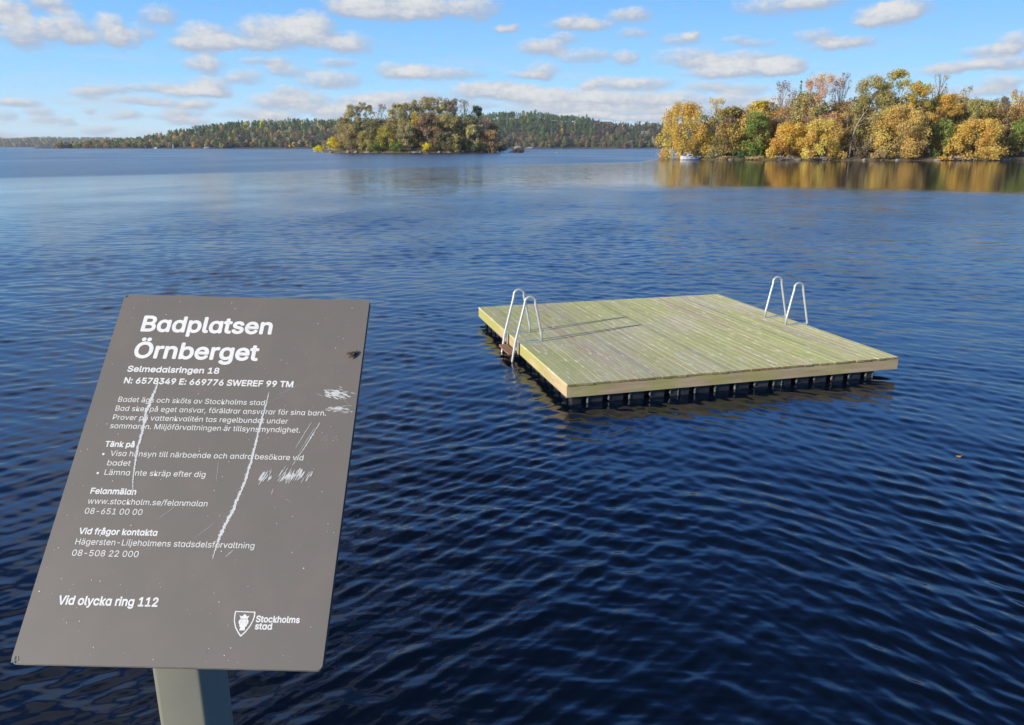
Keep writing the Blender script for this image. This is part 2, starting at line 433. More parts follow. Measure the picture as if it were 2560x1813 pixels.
def build_lake():
    th = np.concatenate([np.linspace(-180, -56, 22)[:-1], np.linspace(-56, -44, 40)[:-1], np.linspace(-44, 44, 1150)[:-1], np.linspace(44, 56, 40)[:-1], np.linspace(56, 180, 22)])
    thr = np.radians(th)
    dth = np.gradient(thr)
    k = 1.0 / (EYE * 765) * 1.25
    rs = [0.02, 0.6, 1.2, 1.8, 2.3, 2.7]
    r = 3.0
    while r < 100:
        rs.append(r); r += max(0.010, min(r * r * k, 0.05 + 0.0042 * max(0.0, r - 10)))
    while r < 16000:
        rs.append(r); r *= 1.035
    rs = np.array(rs)
    dr = np.gradient(rs)
    R, T = np.meshgrid(rs, thr, indexing='ij')
    X, Y = R * np.sin(T), R * np.cos(T)
    DR = np.maximum(dr[:, None] * np.ones_like(T), 0.5 * R * dth[None, :])
    ruf = wind_roughness(X, Y)
    rng = np.random.default_rng(5)
    Z = np.zeros_like(X)
    unres = np.zeros_like(X)
    near = rs < 100
    n0 = int(near.sum())
    Xn, Yn, DRn, rn = X[:n0], Y[:n0], DR[:n0], ruf[:n0]
    Rn = R[:n0]
    # two wave trains: one running straight out, one running out to the right; the second grows to the right of the raft
    wB = smoothstep(Xn + 0.25 * (Yn - 5) * 0.6, -0.3, 3.2)
    wA = 1 - 0.75 * wB
    gain = 1.25 - 0.35 * smoothstep(Rn, 9, 22)
    gA = 1 + 0.35 * value_noise(Xn * 0.7, Yn * 0.5, 21)
    gB = 1 + 0.35 * value_noise(Xn * 0.6 + 9, Yn * 0.5, 22)
    warpx = 0.10 * value_noise(Xn * 0.9, Yn * 0.9, 31)
    warpy = 0.10 * value_noise(Xn * 0.9 + 5, Yn * 0.9, 32)
    wC = smoothstep(Rn, 9, 24) * gA
    fade = 1 - smoothstep(Rn, 60, 98)
    tot = 0.0
    for train, (ang, spread, amp, n) in enumerate(((math.radians(97), 0.42, 1.0, 46), (math.radians(50), 0.26, 1.0, 40), (math.radians(84), 0.60, 0.72, 40))):
        for i in range(n):
            lam = math.exp(rng.uniform(math.log(0.07), math.log(2.2))) if train < 2 else math.exp(rng.uniform(math.log(0.2), math.log(1.0)))
            kk = 2 * math.pi / lam
            a = ang + rng.normal(0, spread)
            shape = math.exp(-((math.log(lam / (0.19, 0.23, 0.42)[train])) / (0.85, 0.65, 0.7)[train]) ** 2) + 0.18
            s = SLOPE * amp * shape * rng.uniform(0.6, 1.4) * math.sqrt(2.0 / n)
            ph = rng.uniform(0, 6.283)
            wgt = smoothstep(lam / DRn, 1.7, 3.8)
            loc = (wA * gA if train == 0 else wB * gB if train == 1 else wC) * rn * fade * gain
            arg = kk * ((Xn + warpx) * math.cos(a) + (Yn + warpy) * math.sin(a)) + ph
            Z[:n0] += (s / kk) * wgt * loc * (np.sin(arg) - 0.22 * np.cos(2 * arg))
            unres[:n0] += 0.5 * (s * loc) ** 2 * (1 - wgt ** 2)
            tot += 0.5 * s * s * 0.5
    chop = np.sqrt(unres) * 0.6
    chop[n0:] = (ruf * FAR_SLOPE)[n0:]
    blend = smoothstep(R, 60, 98)
    chop = chop * (1 - blend) + ruf * FAR_SLOPE * blend
    print('LAKE rms slope', math.sqrt(tot), X.size)
    P = np.stack([X, Y, Z], -1)
    me = grid_mesh('lake_water', P, {'chop': chop})
    mt, nt, b = new_mat('lake_water')
    N = nt.nodes.new; L = nt.links.new
    b.inputs['Base Color'].default_value = (0.0018, 0.0052, 0.013, 1)
    b.inputs['Roughness'].default_value = 0.025
    b.inputs['IOR'].default_value = 1.333
    ge = N('ShaderNodeNewGeometry')
    mp = N('ShaderNodeMapping'); mp.inputs['Scale'].default_value = (0.5, 1.0, 1.0); mp.inputs['Rotation'].default_value = (0, 0, math.radians(10))
    L(ge.outputs['Position'], mp.inputs[0])
    def nz(scale, detail):
        n = N('ShaderNodeTexNoise'); n.inputs['Scale'].default_value = scale; n.inputs['Detail'].default_value = detail
        L(mp.outputs[0], n.inputs['Vector'])
        s = N('ShaderNodeVectorMath'); s.operation = 'SUBTRACT'; L(n.outputs['Color'], s.inputs[0]); s.inputs[1].default_value = (0.5, 0.5, 0.5)
        return s.outputs[0]
    at = N('ShaderNodeAttribute'); at.attribute_name = 'chop'
    # ripples too small to model are roughness: the more ruffled, the rougher
    rg = N('ShaderNodeMath'); rg.operation = 'MULTIPLY_ADD'; L(at.outputs['Fac'], rg.inputs[0]); rg.inputs[1].default_value = 0.7; rg.inputs[2].default_value = 0.0008
    rq = N('ShaderNodeMath'); rq.operation = 'SQRT'; L(rg.outputs[0], rq.inputs[0])
    L(rq.outputs[0], b.inputs['Roughness'])
    def scaled(vec, k3):
        s = N('ShaderNodeVectorMath'); s.operation = 'MULTIPLY'; L(vec, s.inputs[0]); s.inputs[1].default_value = k3
        return s.outputs[0]
    def addv(a, c):
        s = N('ShaderNodeVectorMath'); s.operation = 'ADD'; L(a, s.inputs[0]); L(c, s.inputs[1])
        return s.outputs[0]
    big = scaled(nz(6.5, 2.0), (1.6, 2.6, 0))
    small = scaled(nz(1.3, 1.0), (1.4, 2.4, 0))
    sc = N('ShaderNodeVectorMath'); sc.operation = 'SCALE'; L(addv(big, small), sc.inputs[0]); L(at.outputs['Fac'], sc.inputs['Scale'])
    tiny = scaled(nz(9.0, 2.0), (0.05, 0.05, 0))
    nrm = addv(addv(ge.outputs['Normal'], sc.outputs[0]), tiny)
    nn = N('ShaderNodeVectorMath'); nn.operation = 'NORMALIZE'; L(nrm, nn.inputs[0])
    L(nn.outputs[0], b.inputs['Normal'])
    o = link('lake', me, mt, smooth=True)
    tag(o, 'dark blue rippled lake water', kind='structure')

SLOPE, FAR_SLOPE = 0.130, 0.075
build_lake()

# ------------------------------------------------------------------ the information sign in front
SIGN_TL = Vector((-1.57695, 3.07691, -0.57702)) * 0.42 + Vector((0, 0, EYE))
SU = Vector((0.99970, -0.00369, -0.02409)).normalized()
SV = Vector((-0.03552, -0.98255, -1.00696))
SV = (SV - SU * SV.dot(SU)).normalized()
SN = SV.cross(SU).normalized()
if SN.z < 0: SN = -SN

M_PANEL = plain('sign_paint', (0.170, 0.149, 0.129), (0.150, 0.140, 0.120), 14.0, 0.5, detail=8)
M_WHITE = plain('white_lettering', (0.80, 0.80, 0.76), (0.74, 0.74, 0.70), 30.0, 0.5)
M_EDGE = plain('sign_edge_metal', (0.16, 0.16, 0.15), (0.10, 0.10, 0.095), 40.0, 0.45, metal=0.3)
M_GAP = plain('sign_groove', (0.02, 0.02, 0.02), None, 20, 0.7)
M_SCRATCH = plain('scratched_aluminium', (0.64, 0.65, 0.62), (0.52, 0.53, 0.51), 300.0, 0.5, detail=6)
M_POST = plain('post_paint', (0.235, 0.235, 0.185), (0.215, 0.215, 0.172), 12.0, 0.38, detail=6)
M_GREYINK = plain('crest_detail', (0.45, 0.44, 0.42), None, 30, 0.6)
M_CHIP = plain('chipped_corner', (0.10, 0.11, 0.10), (0.32, 0.33, 0.31), 180.0, 0.4, metal=0.5)

def load_font():
    try:
        return bpy.data.fonts.load(bpy.utils.system_resource('DATAFILES') + '/fonts/Inter.woff2')
    except Exception:
        return None
FONT = load_font()
_dg = None
def text_shape(txt, bold):
    c = bpy.data.curves.new('lettering', 'FONT')
    if FONT is not None:
        c.font = FONT
        txt = txt.replace('a', '\u0251')
    c.body = txt
    c.resolution_u = 3
    c.size = 1.0
    o = bpy.data.objects.new('lettering', c)
    COL.objects.link(o)
    dg = bpy.context.evaluated_depsgraph_get(); dg.update()
    ev = o.evaluated_get(dg)
    me = ev.to_mesh()
    V = [v.co.copy() for v in me.vertices]
    F = [tuple(p.vertices) for p in me.polygons]
    ev.to_mesh_clear()
    bpy.data.objects.remove(o); bpy.data.curves.remove(c)
    return V, F

def build_sign():
    # the Empty stands under water at the foot of the post
    foot = Vector((-0.530, 1.085, -1.6))
    root = empty('info_sign', foot)
    tag(root, 'grey tilted information sign with white Swedish lettering on a square metal post', 'sign')
    # sign frame: x along the text, y up the panel, z out of it; metres from the top left corner
    F = Matrix((( SU.x, -SV.x, SN.x, SIGN_TL.x - foot.x), (SU.y, -SV.y, SN.y, SIGN_TL.y - foot.y), (SU.z, -SV.z, SN.z, SIGN_TL.z - foot.z), (0, 0, 0, 1)))
    W, H = 0.42, 0.594
    MB().prism(rounded(0.0010, -H + 0.0010, W - 0.0010, -0.0010, 0.0075), -0.0018, 0.0).build('panel', M_PANEL, root, T=F)
    back = MB().prism(rounded(0, -H, W, 0, 0.0085), -0.0075, -0.0032).build('back_plate', M_EDGE, root, T=F)
    MB().prism(rounded(0.0030, -H + 0.0030, W - 0.0030, -0.0030, 0.008), -0.0032, -0.0018).build('groove', M_GAP, back, T=F)
    # post: square tube cut to the slope of the panel
    pl_p = SIGN_TL - SN * 0.0078
    def under(x, y):
        X, Yw = x + foot.x, y + foot.y
        return pl_p.z - (SN.x * (X - pl_p.x) + SN.y * (Yw - pl_p.y)) / SN.z - foot.z
    post = MB().prism(rounded(-0.0395, -0.056, 0.0415, 0.044, 0.010, 6), 0.0, under).build('post', M_POST, root, smooth=True)
    post.data.set_sharp_from_angle(angle=math.radians(40))
    # lettering: text, left and right end and baseline of each line in millimetres, letter height, bold
    blocks = {
        'title_lettering': [("Badplatsen", 44.6, 263.0, 73.1, 1), ("\u00d6rnberget", 44.6, 249.1, 123.6, 1)],
        'address_lettering': [("Selmedalsringen 18", 42.4, 191.1, 149.3, 1), ("N: 6578349 E: 669776 SWEREF 99 TM", 42.6, 314.1, 170.4, 1)],
        'rules_lettering': [("Badet \u00e4gs och sk\u00f6ts av Stockholms stad.", 42.2, 277.4, 203.2, 0),
            ("Bad sker p\u00e5 eget ansvar, f\u00f6r\u00e4ldrar ansvarar f\u00f6r sina barn.", 42.0, 373.6, 218.8, 0),
            ("Prover p\u00e5 vattenkvalit\u00e9n tas regelbundet under", 41.9, 315.8, 234.2, 0),
            ("sommaren. Milj\u00f6f\u00f6rvaltningen \u00e4r tillsynsmyndighet.", 41.7, 337.1, 248.8, 0)],
        'reminder_lettering': [("T\u00e4nk p\u00e5", 42.0, 87.5, 279.7, 1), ("\u2022", 41.8, 45.4, 295.2, 0),
            ("Visa h\u00e4nsyn till n\u00e4rboende och andra bes\u00f6kare vid", 54.2, 348.9, 294.4, 0), ("badet", 53.8, 88.9, 309.8, 0),
            ("\u2022", 41.8, 45.4, 325.8, 0), ("L\u00e4mna inte skr\u00e4p efter dig", 53.8, 205.8, 325.0, 0)],
        'contact_lettering': [("Felanm\u00e4lan", 41.0, 109.1, 355.0, 1), ("www.stockholm.se/felanmalan", 41.3, 218.3, 370.3, 0), ("08-651 00 00", 41.2, 125.7, 385.5, 0),
            ("Vid fr\u00e5gor kontakta", 41.2, 155.2, 415.9, 1), ("H\u00e4gersten-Liljeholmens stadsdelsf\u00f6rvaltning", 40.8, 298.8, 431.1, 0), ("08-508 22 000", 40.7, 135.6, 447.3, 0)],
        'emergency_lettering': [("Vid olycka ring 112", 40.8, 179.8, 515.2, 1)],
        'city_lettering': [("Stockholms", 319.3, 379.9, 532.6, 1), ("stad", 319.6, 343.1, 542.1, 1)],
    }
    sizes = {'title_lettering': 40.5, 'address_lettering': 14.4, 'rules_lettering': 12.4, 'reminder_lettering': 12.4, 'contact_lettering': 12.4, 'emergency_lettering': 16.4, 'city_lettering': 11.6}
    for bn, lines in blocks.items():
        mb = MB()
        for txt, x0, x1, yb, bold in lines:
            V, Fc = text_shape(txt, bold)
            xs = [p.x for p in V]
            a, b = min(xs), max(xs)
            kx = (x1 - x0) / max(b - a, 1e-6)
            ky = sizes[bn] * 1.38
            if txt == '\u2022': ky = kx
            # bold strokes: the same outline struck several times around a small circle
            e = sizes[bn] * 0.036
            strikes = [(e * math.cos(g), e * math.sin(g)) for g in [k * math.pi / 4 for k in range(8)]] + [(0, 0)] if bold else [(0, 0)]
            for q, (ex, ey) in enumerate(strikes):
                mb.add([((x0 + (e if bold else 0) + ex + (p.x - a) * kx * (1 - (2 * e / (x1 - x0) if bold else 0))) / 1000, (-yb + ey + (e * 0.6 if bold else 0) + p.y * ky) / 1000, 0.00025 + 0.00001 * q) for p in V], Fc)
        mb.build(bn, M_WHITE, root, T=F)
    # city crest: shield outline and crowned head
    mm = lambda l, z=0.00025: [(x / 1000, -y / 1000, z) for x, y in l]
    sh = [(288.56, 518.48), (316.88, 518.88), (317.24, 525.08), (316.0, 531.29), (313.13, 538.52), (308.27, 546.25), (302.36, 552.44), (297.36, 547.0), (292.65, 540.5), (289.25, 531.89), (288.36, 524.18)]
    cxy = (302.6, 530.0)
    inn = [(cxy[0] + (x - cxy[0]) * 0.885, cxy[1] + (y - cxy[1]) * 0.895) for x, y in sh]
    n = len(sh)
    crest = MB().add(mm(sh) + mm(inn), [(i, n + i, n + (i + 1) % n, (i + 1) % n) for i in range(n)])
    crown = [(295.5, 524.02), (298.25, 528.6), (307.77, 528.39), (309.58, 523.96), (306.43, 525.58), (304.72, 523.56), (302.57, 522.05), (300.8, 523.9), (299.24, 525.49)]
    head = [(297.83, 529.13), (296.11, 531.22), (295.93, 533.79), (297.27, 535.81), (298.26, 536.81), (297.61, 538.86), (299.81, 539.32), (298.86, 543.92), (306.47, 543.75), (306.12, 539.18), (307.86, 538.63), (307.89, 537.36), (308.43, 536.07), (309.63, 533.99), (309.41, 530.92), (307.86, 528.9)]
    crest.add(mm(crown), [tuple(range(len(crown)))]).add(mm(head), [tuple(range(len(head)))])
    cr = crest.build('city_crest', M_WHITE, root, T=F)
    fd = MB()
    for x, y, w, h in ((300.7, 531.2, 1.1, 0.5), (304.9, 531.3, 1.1, 0.5), (302.7, 533.6, 0.35, 1.9), (302.7, 536.3, 1.5, 0.4), (299.2, 532.8, 0.3, 5.2), (306.5, 532.8, 0.3, 5.2), (302.8, 529.2, 8.4, 0.25)):
        fd.add(mm([(x - w / 2, y - h / 2), (x + w / 2, y - h / 2), (x + w / 2, y + h / 2), (x - w / 2, y + h / 2)], 0.00045), [(0, 1, 2, 3)])
    fd.build('face_lines', M_GREYINK, cr, T=F)
    # scratches down to the metal
    rng = random.Random(4)
    sc = MB()
    def flake(x, y, w, h, ang, z=0.0005):
        ca, sa = math.cos(ang), math.sin(ang)
        k = rng.randint(5, 7)
        pts = []
        for i in range(k):
            g = 2 * math.pi * i / k
            rr = rng.uniform(0.6, 1.1)
            px, py = w / 2 * rr * math.cos(g), h / 2 * rr * math.sin(g)
            pts.append((x + ca * px - sa * py, y + sa * px + ca * py))
        sc.add(mm(pts, z + rng.uniform(0, 0.0002)), [tuple(range(k))])
    def score(pts, widths, fringe):
        L = []
        for (x0, y0), (x1, y1) in zip(pts, pts[1:]):
            n = max(2, int(math.hypot(x1 - x0, y1 - y0) / 1.6))
            for i in range(n):
                L.append((x0 + (x1 - x0) * i / n, y0 + (y1 - y0) * i / n))
        L.append(pts[-1])
        left, right = [], []
        for i, (x, y) in enumerate(L):
            t = i / (len(L) - 1)
            w = np.interp(t, *zip(*widths))
            x += rng.gauss(0, 0.18)
            left.append((x - w * rng.uniform(0.25, 0.75), y)); right.append((x + w * rng.uniform(0.2, 0.7), y))
            if rng.random() < fringe * w / 4:
                flake(x + rng.choice((-1, 1)) * rng.uniform(0.5, 1.1) * w, y, rng.uniform(0.4, 1.4), rng.uniform(0.3, 1.1), rng.uniform(0, 3))
        m_ = len(L)
        sc.add(mm(left, 0.0004) + mm(right, 0.0004), [(i, i + 1, m_ + i + 1, m_ + i) for i in range(m_ - 1)])
    score([(97.5, 167.4), (94.9, 190.9), (91.6, 221.7), (93.7, 251.6), (93.2, 280.9), (96.0, 309.4), (99.6, 334.5), (105.3, 356.3)], [(0, 2.0), (0.15, 4.6), (0.4, 4.4), (0.6, 3.2), (0.8, 2.0), (1, 0.9)], 1.0)
    score([(277.6, 179.8), (276.4, 204.6), (272.8, 252.9), (271.0, 293.6), (267.3, 330.3), (257.7, 374.2), (245.8, 416.5), (242.2, 447.1)], [(0, 0.8), (0.15, 3.0), (0.5, 3.6), (0.7, 5.0), (0.85, 5.6), (0.95, 2.2), (1, 0.8)], 1.2)
    for pts, w in (([(352.3, 231.4), (334.6, 274.7)], 1.1), ([(365.9, 231.1), (357, 253), (348.0, 274.4), (333.9, 303.4)], 1.6), ([(359, 240), (341, 282)], 0.7), ([(269.5, 433.9), (260.3, 444.2)], 1.4), ([(311.1, 340.3), (310.1, 349.9)], 0.9),
                   ([(335, 163), (322, 166), (290, 186)], 0.5), ([(300, 186), (268, 206)], 0.4), ([(176, 367), (150, 392)], 0.5), ([(234, 395), (210, 418)], 0.5), ([(330, 355), (345, 362)], 0.6), ([(221, 300), (224, 330)], 0.35), ([(390, 180), (408, 200)], 0.5)):
        score(pts, [(0, w * 0.6), (0.4, w), (1, w * 0.4)], 0.8)
    for i in range(90):      # two brushed patches near the right edge
        flake(rng.gauss(385, 9), rng.gauss(180.5, 3.6), rng.uniform(5, 15), rng.uniform(0.6, 2.0), rng.uniform(0.1, 0.5))
    for i in range(60):
        flake(rng.gauss(392, 9), rng.gauss(207, 2.6), rng.uniform(4, 12), rng.uniform(0.5, 1.5), rng.uniform(-0.35, 0.05))
    for i in range(85):      # slanting strokes
        x = rng.choice((rng.uniform(288, 306), rng.uniform(318, 366), rng.uniform(322, 352)))
        flake(x, 321 + (x - 330) * -0.06 + rng.gauss(0, 4.5), rng.uniform(7, 17), rng.uniform(0.8, 2.6), math.radians(rng.uniform(105, 122)))
    for i in range(24):
        flake(rng.uniform(372, 398), rng.uniform(252, 262), rng.uniform(0.5, 1.8), rng.uniform(0.3, 0.8), rng.uniform(0, 3))
    sc.build('scratch_marks', M_SCRATCH, root, T=F)
    # paint specks
    sp = MB()
    for i in range(260):
        x, y = rng.uniform(8, 412), rng.uniform(8, 586)
        r = rng.choice((0.3, 0.35, 0.4, 0.45, 0.55, 0.7, 0.9)) * rng.uniform(0.55, 0.95)
        ex = rng.uniform(0.8, 1.5); ph = rng.uniform(0, 3)
        sp.add(mm([(x + r * ex * math.cos(g + ph), y + r * math.sin(g + ph)) for g in (0, 1.05, 2.1, 3.14, 4.2, 5.24)], 0.0007), [tuple(range(6))])
    sp.build('paint_specks', M_WHITE, root, T=F)
    ch = MB()
    for cx_, cy_, n_, s_ in ((6.5, 588, 26, 5.5), (4.5, 4.5, 14, 3.2), (259, 574, 4, 2.0)):
        for i in range(n_):
            x, y = rng.gauss(cx_, s_ * 0.45), rng.gauss(cy_, s_ * 0.4)
            x = min(max(x, 2.5), 417.5); y = min(max(y, 2.5), 591.5)
            r = rng.uniform(0.5, 1.6)
            ch.add(mm([(x + r * rng.uniform(0.6, 1.2) * math.cos(g), y + r * rng.uniform(0.6, 1.2) * math.sin(g)) for g in (0, 1.05, 2.1, 3.14, 4.2, 5.24)], 0.0006 + 0.00002 * i), [tuple(range(6))])
    ch.build('chipped_corners', M_CHIP, root, T=F)
    return F, foot

SIGN_F, SIGN_FOOT = build_sign()

def build_fly():
    M_FLY = plain('fly_body', (0.012, 0.010, 0.010), (0.03, 0.026, 0.025), 900.0, 0.35)
    M_WING = plain('fly_wing', (0.10, 0.065, 0.035), (0.05, 0.035, 0.02), 500.0, 0.3)
    W = Matrix.Translation(SIGN_FOOT) @ SIGN_F
    p = W @ Vector((0.4035, -0.1080, 0.0))
    root = empty('fly', p)
    tag(root, 'black fly sitting on the grey sign near its right edge', 'insect')
    Rm = W.to_3x3() @ Matrix.Rotation(math.radians(33), 3, 'Z')
    T = Rm.to_4x4()
    k = 0.001
    b = MB()
    b.ball((-2.4 * k, 0, 2.6 * k), (4.4 * k, 2.5 * k, 2.0 * k), 12, 8)
    b.ball((2.9 * k, 0, 2.9 * k), (2.9 * k, 2.5 * k, 2.2 * k), 12, 8)
    b.ball((6.6 * k, 0, 2.7 * k), (1.7 * k, 2.1 * k, 1.7 * k), 12, 8)
    b.build('body', M_FLY, root, smooth=True, T=T)
    for s in (-1, 1):
        outl = [(3.2, 0.9 * s), (0.5, 3.2 * s), (-4.5, 5.4 * s), (-8.6, 5.2 * s), (-9.4, 3.6 * s), (-6.0, 1.4 * s), (-1.0, 0.5 * s)]
        if s < 0: outl.reverse()
        MB().prism([(x * k, y * k) for x, y in outl], lambda x, y: 0.0050 + 0.05 * x, lambda x, y: 0.0052 + 0.05 * x).build('wing', M_WING, root, T=T)
        for x, rx, ry in ((4.6, 8.2, 5.0), (2.8, 2.6, 6.6), (1.0, -4.0, 6.4)):
            MB().tube([(x * k, 1.5 * s * k, 2.2 * k), ((x + rx) / 2 * k, ry * 0.7 * s * k, 3.4 * k), (rx * k, ry * s * k, 0.15 * k)], [0.35 * k, 0.3 * k, 0.2 * k], 5).build('leg', M_FLY, root, T=T)
    for s in (-1, 1):
        MB().ball((7.2 * k, 1.25 * s * k, 3.0 * k), (1.0 * k, 0.9 * k, 1.1 * k), 8, 6).build('eye', M_WING, root, T=T)
build_fly()

# ------------------------------------------------------------------ the swimming raft
RAFT_C, RAFT_A, DECK, HALF = (2.466, 12.3857, 0.0), math.radians(15.25), 0.293, 2.52

def deck_material():
    mt, nt, b = new_mat('deck_boards')
    N = nt.nodes.new; L = nt.links.new
    b.inputs['Roughness'].default_value = 0.8
    tc = N('ShaderNodeTexCoord')
    at = N('ShaderNodeAttribute'); at.attribute_name = 'tint'
    def noise(scale, stretch, detail=5):
        mp = N('ShaderNodeMapping'); mp.inputs['Scale'].default_value = stretch
        L(tc.outputs['Object'], mp.inputs[0])
        n = N('ShaderNodeTexNoise'); n.inputs['Scale'].default_value = scale; n.inputs['Detail'].default_value = detail; n.inputs['Roughness'].default_value = 0.65
        L(mp.outputs[0], n.inputs['Vector'])
        return n.outputs['Fac']
    def ramp(f, lo, hi, a=0.0, c=1.0):
        n = N('ShaderNodeMapRange'); L(f, n.inputs['Value']); n.inputs['From Min'].default_value = lo; n.inputs['From Max'].default_value = hi
        n.inputs['To Min'].default_value = a; n.inputs['To Max'].default_value = c
        return n.outputs['Result']
    def mix(f, a, c, blend='MIX'):
        n = N('ShaderNodeMix'); n.data_type = 'RGBA'; n.blend_type = blend
        if isinstance(f, float): n.inputs['Factor'].default_value = f
        else: L(f, n.inputs['Factor'])
        for s, q in ((n.inputs['A'], a), (n.inputs['B'], c)):
            if isinstance(q, tuple): s.default_value = (*q, 1)
            else: L(q, s)
        return n.outputs['Result']
    grain = noise(26, (1.0, 0.05, 1), 6)
    wood = mix(ramp(grain, 0.3, 0.7), (0.44, 0.40, 0.28), (0.66, 0.61, 0.46))
    algae = noise(0.9, (1.0, 0.6, 1), 8)
    green = mix(ramp(noise(7, (1, 0.12, 1)), 0.3, 0.7), (0.40, 0.43, 0.14), (0.57, 0.57, 0.26))
    c = mix(ramp(algae, 0.38, 0.58, 0.15, 0.9), wood, green)
    c = mix(ramp(noise(1.6, (1.0, 0.12, 1), 4), 0.56, 0.70, 0.0, 0.65), c, (0.40, 0.32, 0.24))
    c = mix(ramp(noise(17, (1.0, 0.22, 1), 3), 0.56, 0.70, 0.0, 0.85), c, (0.82, 0.80, 0.64))
    c = mix(1.0, c, at.outputs['Color'], 'MULTIPLY')
    L(c, b.inputs['Base Color'])
    return mt

M_DECK = deck_material()
def fascia_material():
    mt = plain('fascia_wood', (0.40, 0.29, 0.155), (0.55, 0.43, 0.25), 5.0, 0.75, detail=7, stretch=(0.35, 0.35, 3.0))
    nt = mt.node_tree; b = nt.nodes['Principled BSDF']
    tc = nt.nodes.new('ShaderNodeTexCoord')
    no = nt.nodes.new('ShaderNodeTexNoise'); no.inputs['Scale'].default_value = 1.7; no.inputs['Detail'].default_value = 6
    nt.links.new(tc.outputs['Object'], no.inputs['Vector'])
    mr = nt.nodes.new('ShaderNodeMapRange'); mr.inputs['From Min'].default_value = 0.44; mr.inputs['From Max'].default_value = 0.60; mr.inputs['To Max'].default_value = 0.85
    nt.links.new(no.outputs['Fac'], mr.inputs['Value'])
    mx = nt.nodes.new('ShaderNodeMix'); mx.data_type = 'RGBA'
    src = b.inputs['Base Color'].links[0].from_socket
    nt.links.new(mr.outputs['Result'], mx.inputs['Factor']); nt.links.new(src, mx.inputs['A']); mx.inputs['B'].default_value = (0.38, 0.37, 0.10, 1)
    # pale knots
    vo = nt.nodes.new('ShaderNodeTexVoronoi'); vo.inputs['Scale'].default_value = 1.45
    nt.links.new(tc.outputs['Object'], vo.inputs['Vector'])
    m2 = nt.nodes.new('ShaderNodeMapRange'); m2.inputs['From Min'].default_value = 0.10; m2.inputs['From Max'].default_value = 0.05; m2.inputs['To Max'].default_value = 0.8
    nt.links.new(vo.outputs['Distance'], m2.inputs['Value'])
    mx2 = nt.nodes.new('ShaderNodeMix'); mx2.data_type = 'RGBA'
    nt.links.new(m2.outputs['Result'], mx2.inputs['Factor']); nt.links.new(mx.outputs['Result'], mx2.inputs['A']); mx2.inputs['B'].default_value = (0.72, 0.62, 0.50, 1)
    nt.links.new(mx2.outputs['Result'], b.inputs['Base Color'])
    return mt
M_FASCIA = fascia_material()
M_PONT = plain('pontoon_plastic', (0.022, 0.022, 0.024), (0.05, 0.05, 0.048), 3.0, 0.35, detail=5)
M_GLINT = plain('painted_glint', (0.22, 0.22, 0.21), (0.05, 0.05, 0.05), 30.0, 0.4, detail=5)  # pale grey that paints sun glints at the pontoon slots
M_STEEL = plain('galvanised_steel', (0.60, 0.62, 0.60), (0.50, 0.52, 0.50), 12.0, 0.42, metal=0.35)
M_STEP = plain('step_wood', (0.30, 0.17, 0.10), (0.20, 0.11, 0.065), 8.0, 0.8, stretch=(3, 0.3, 1))

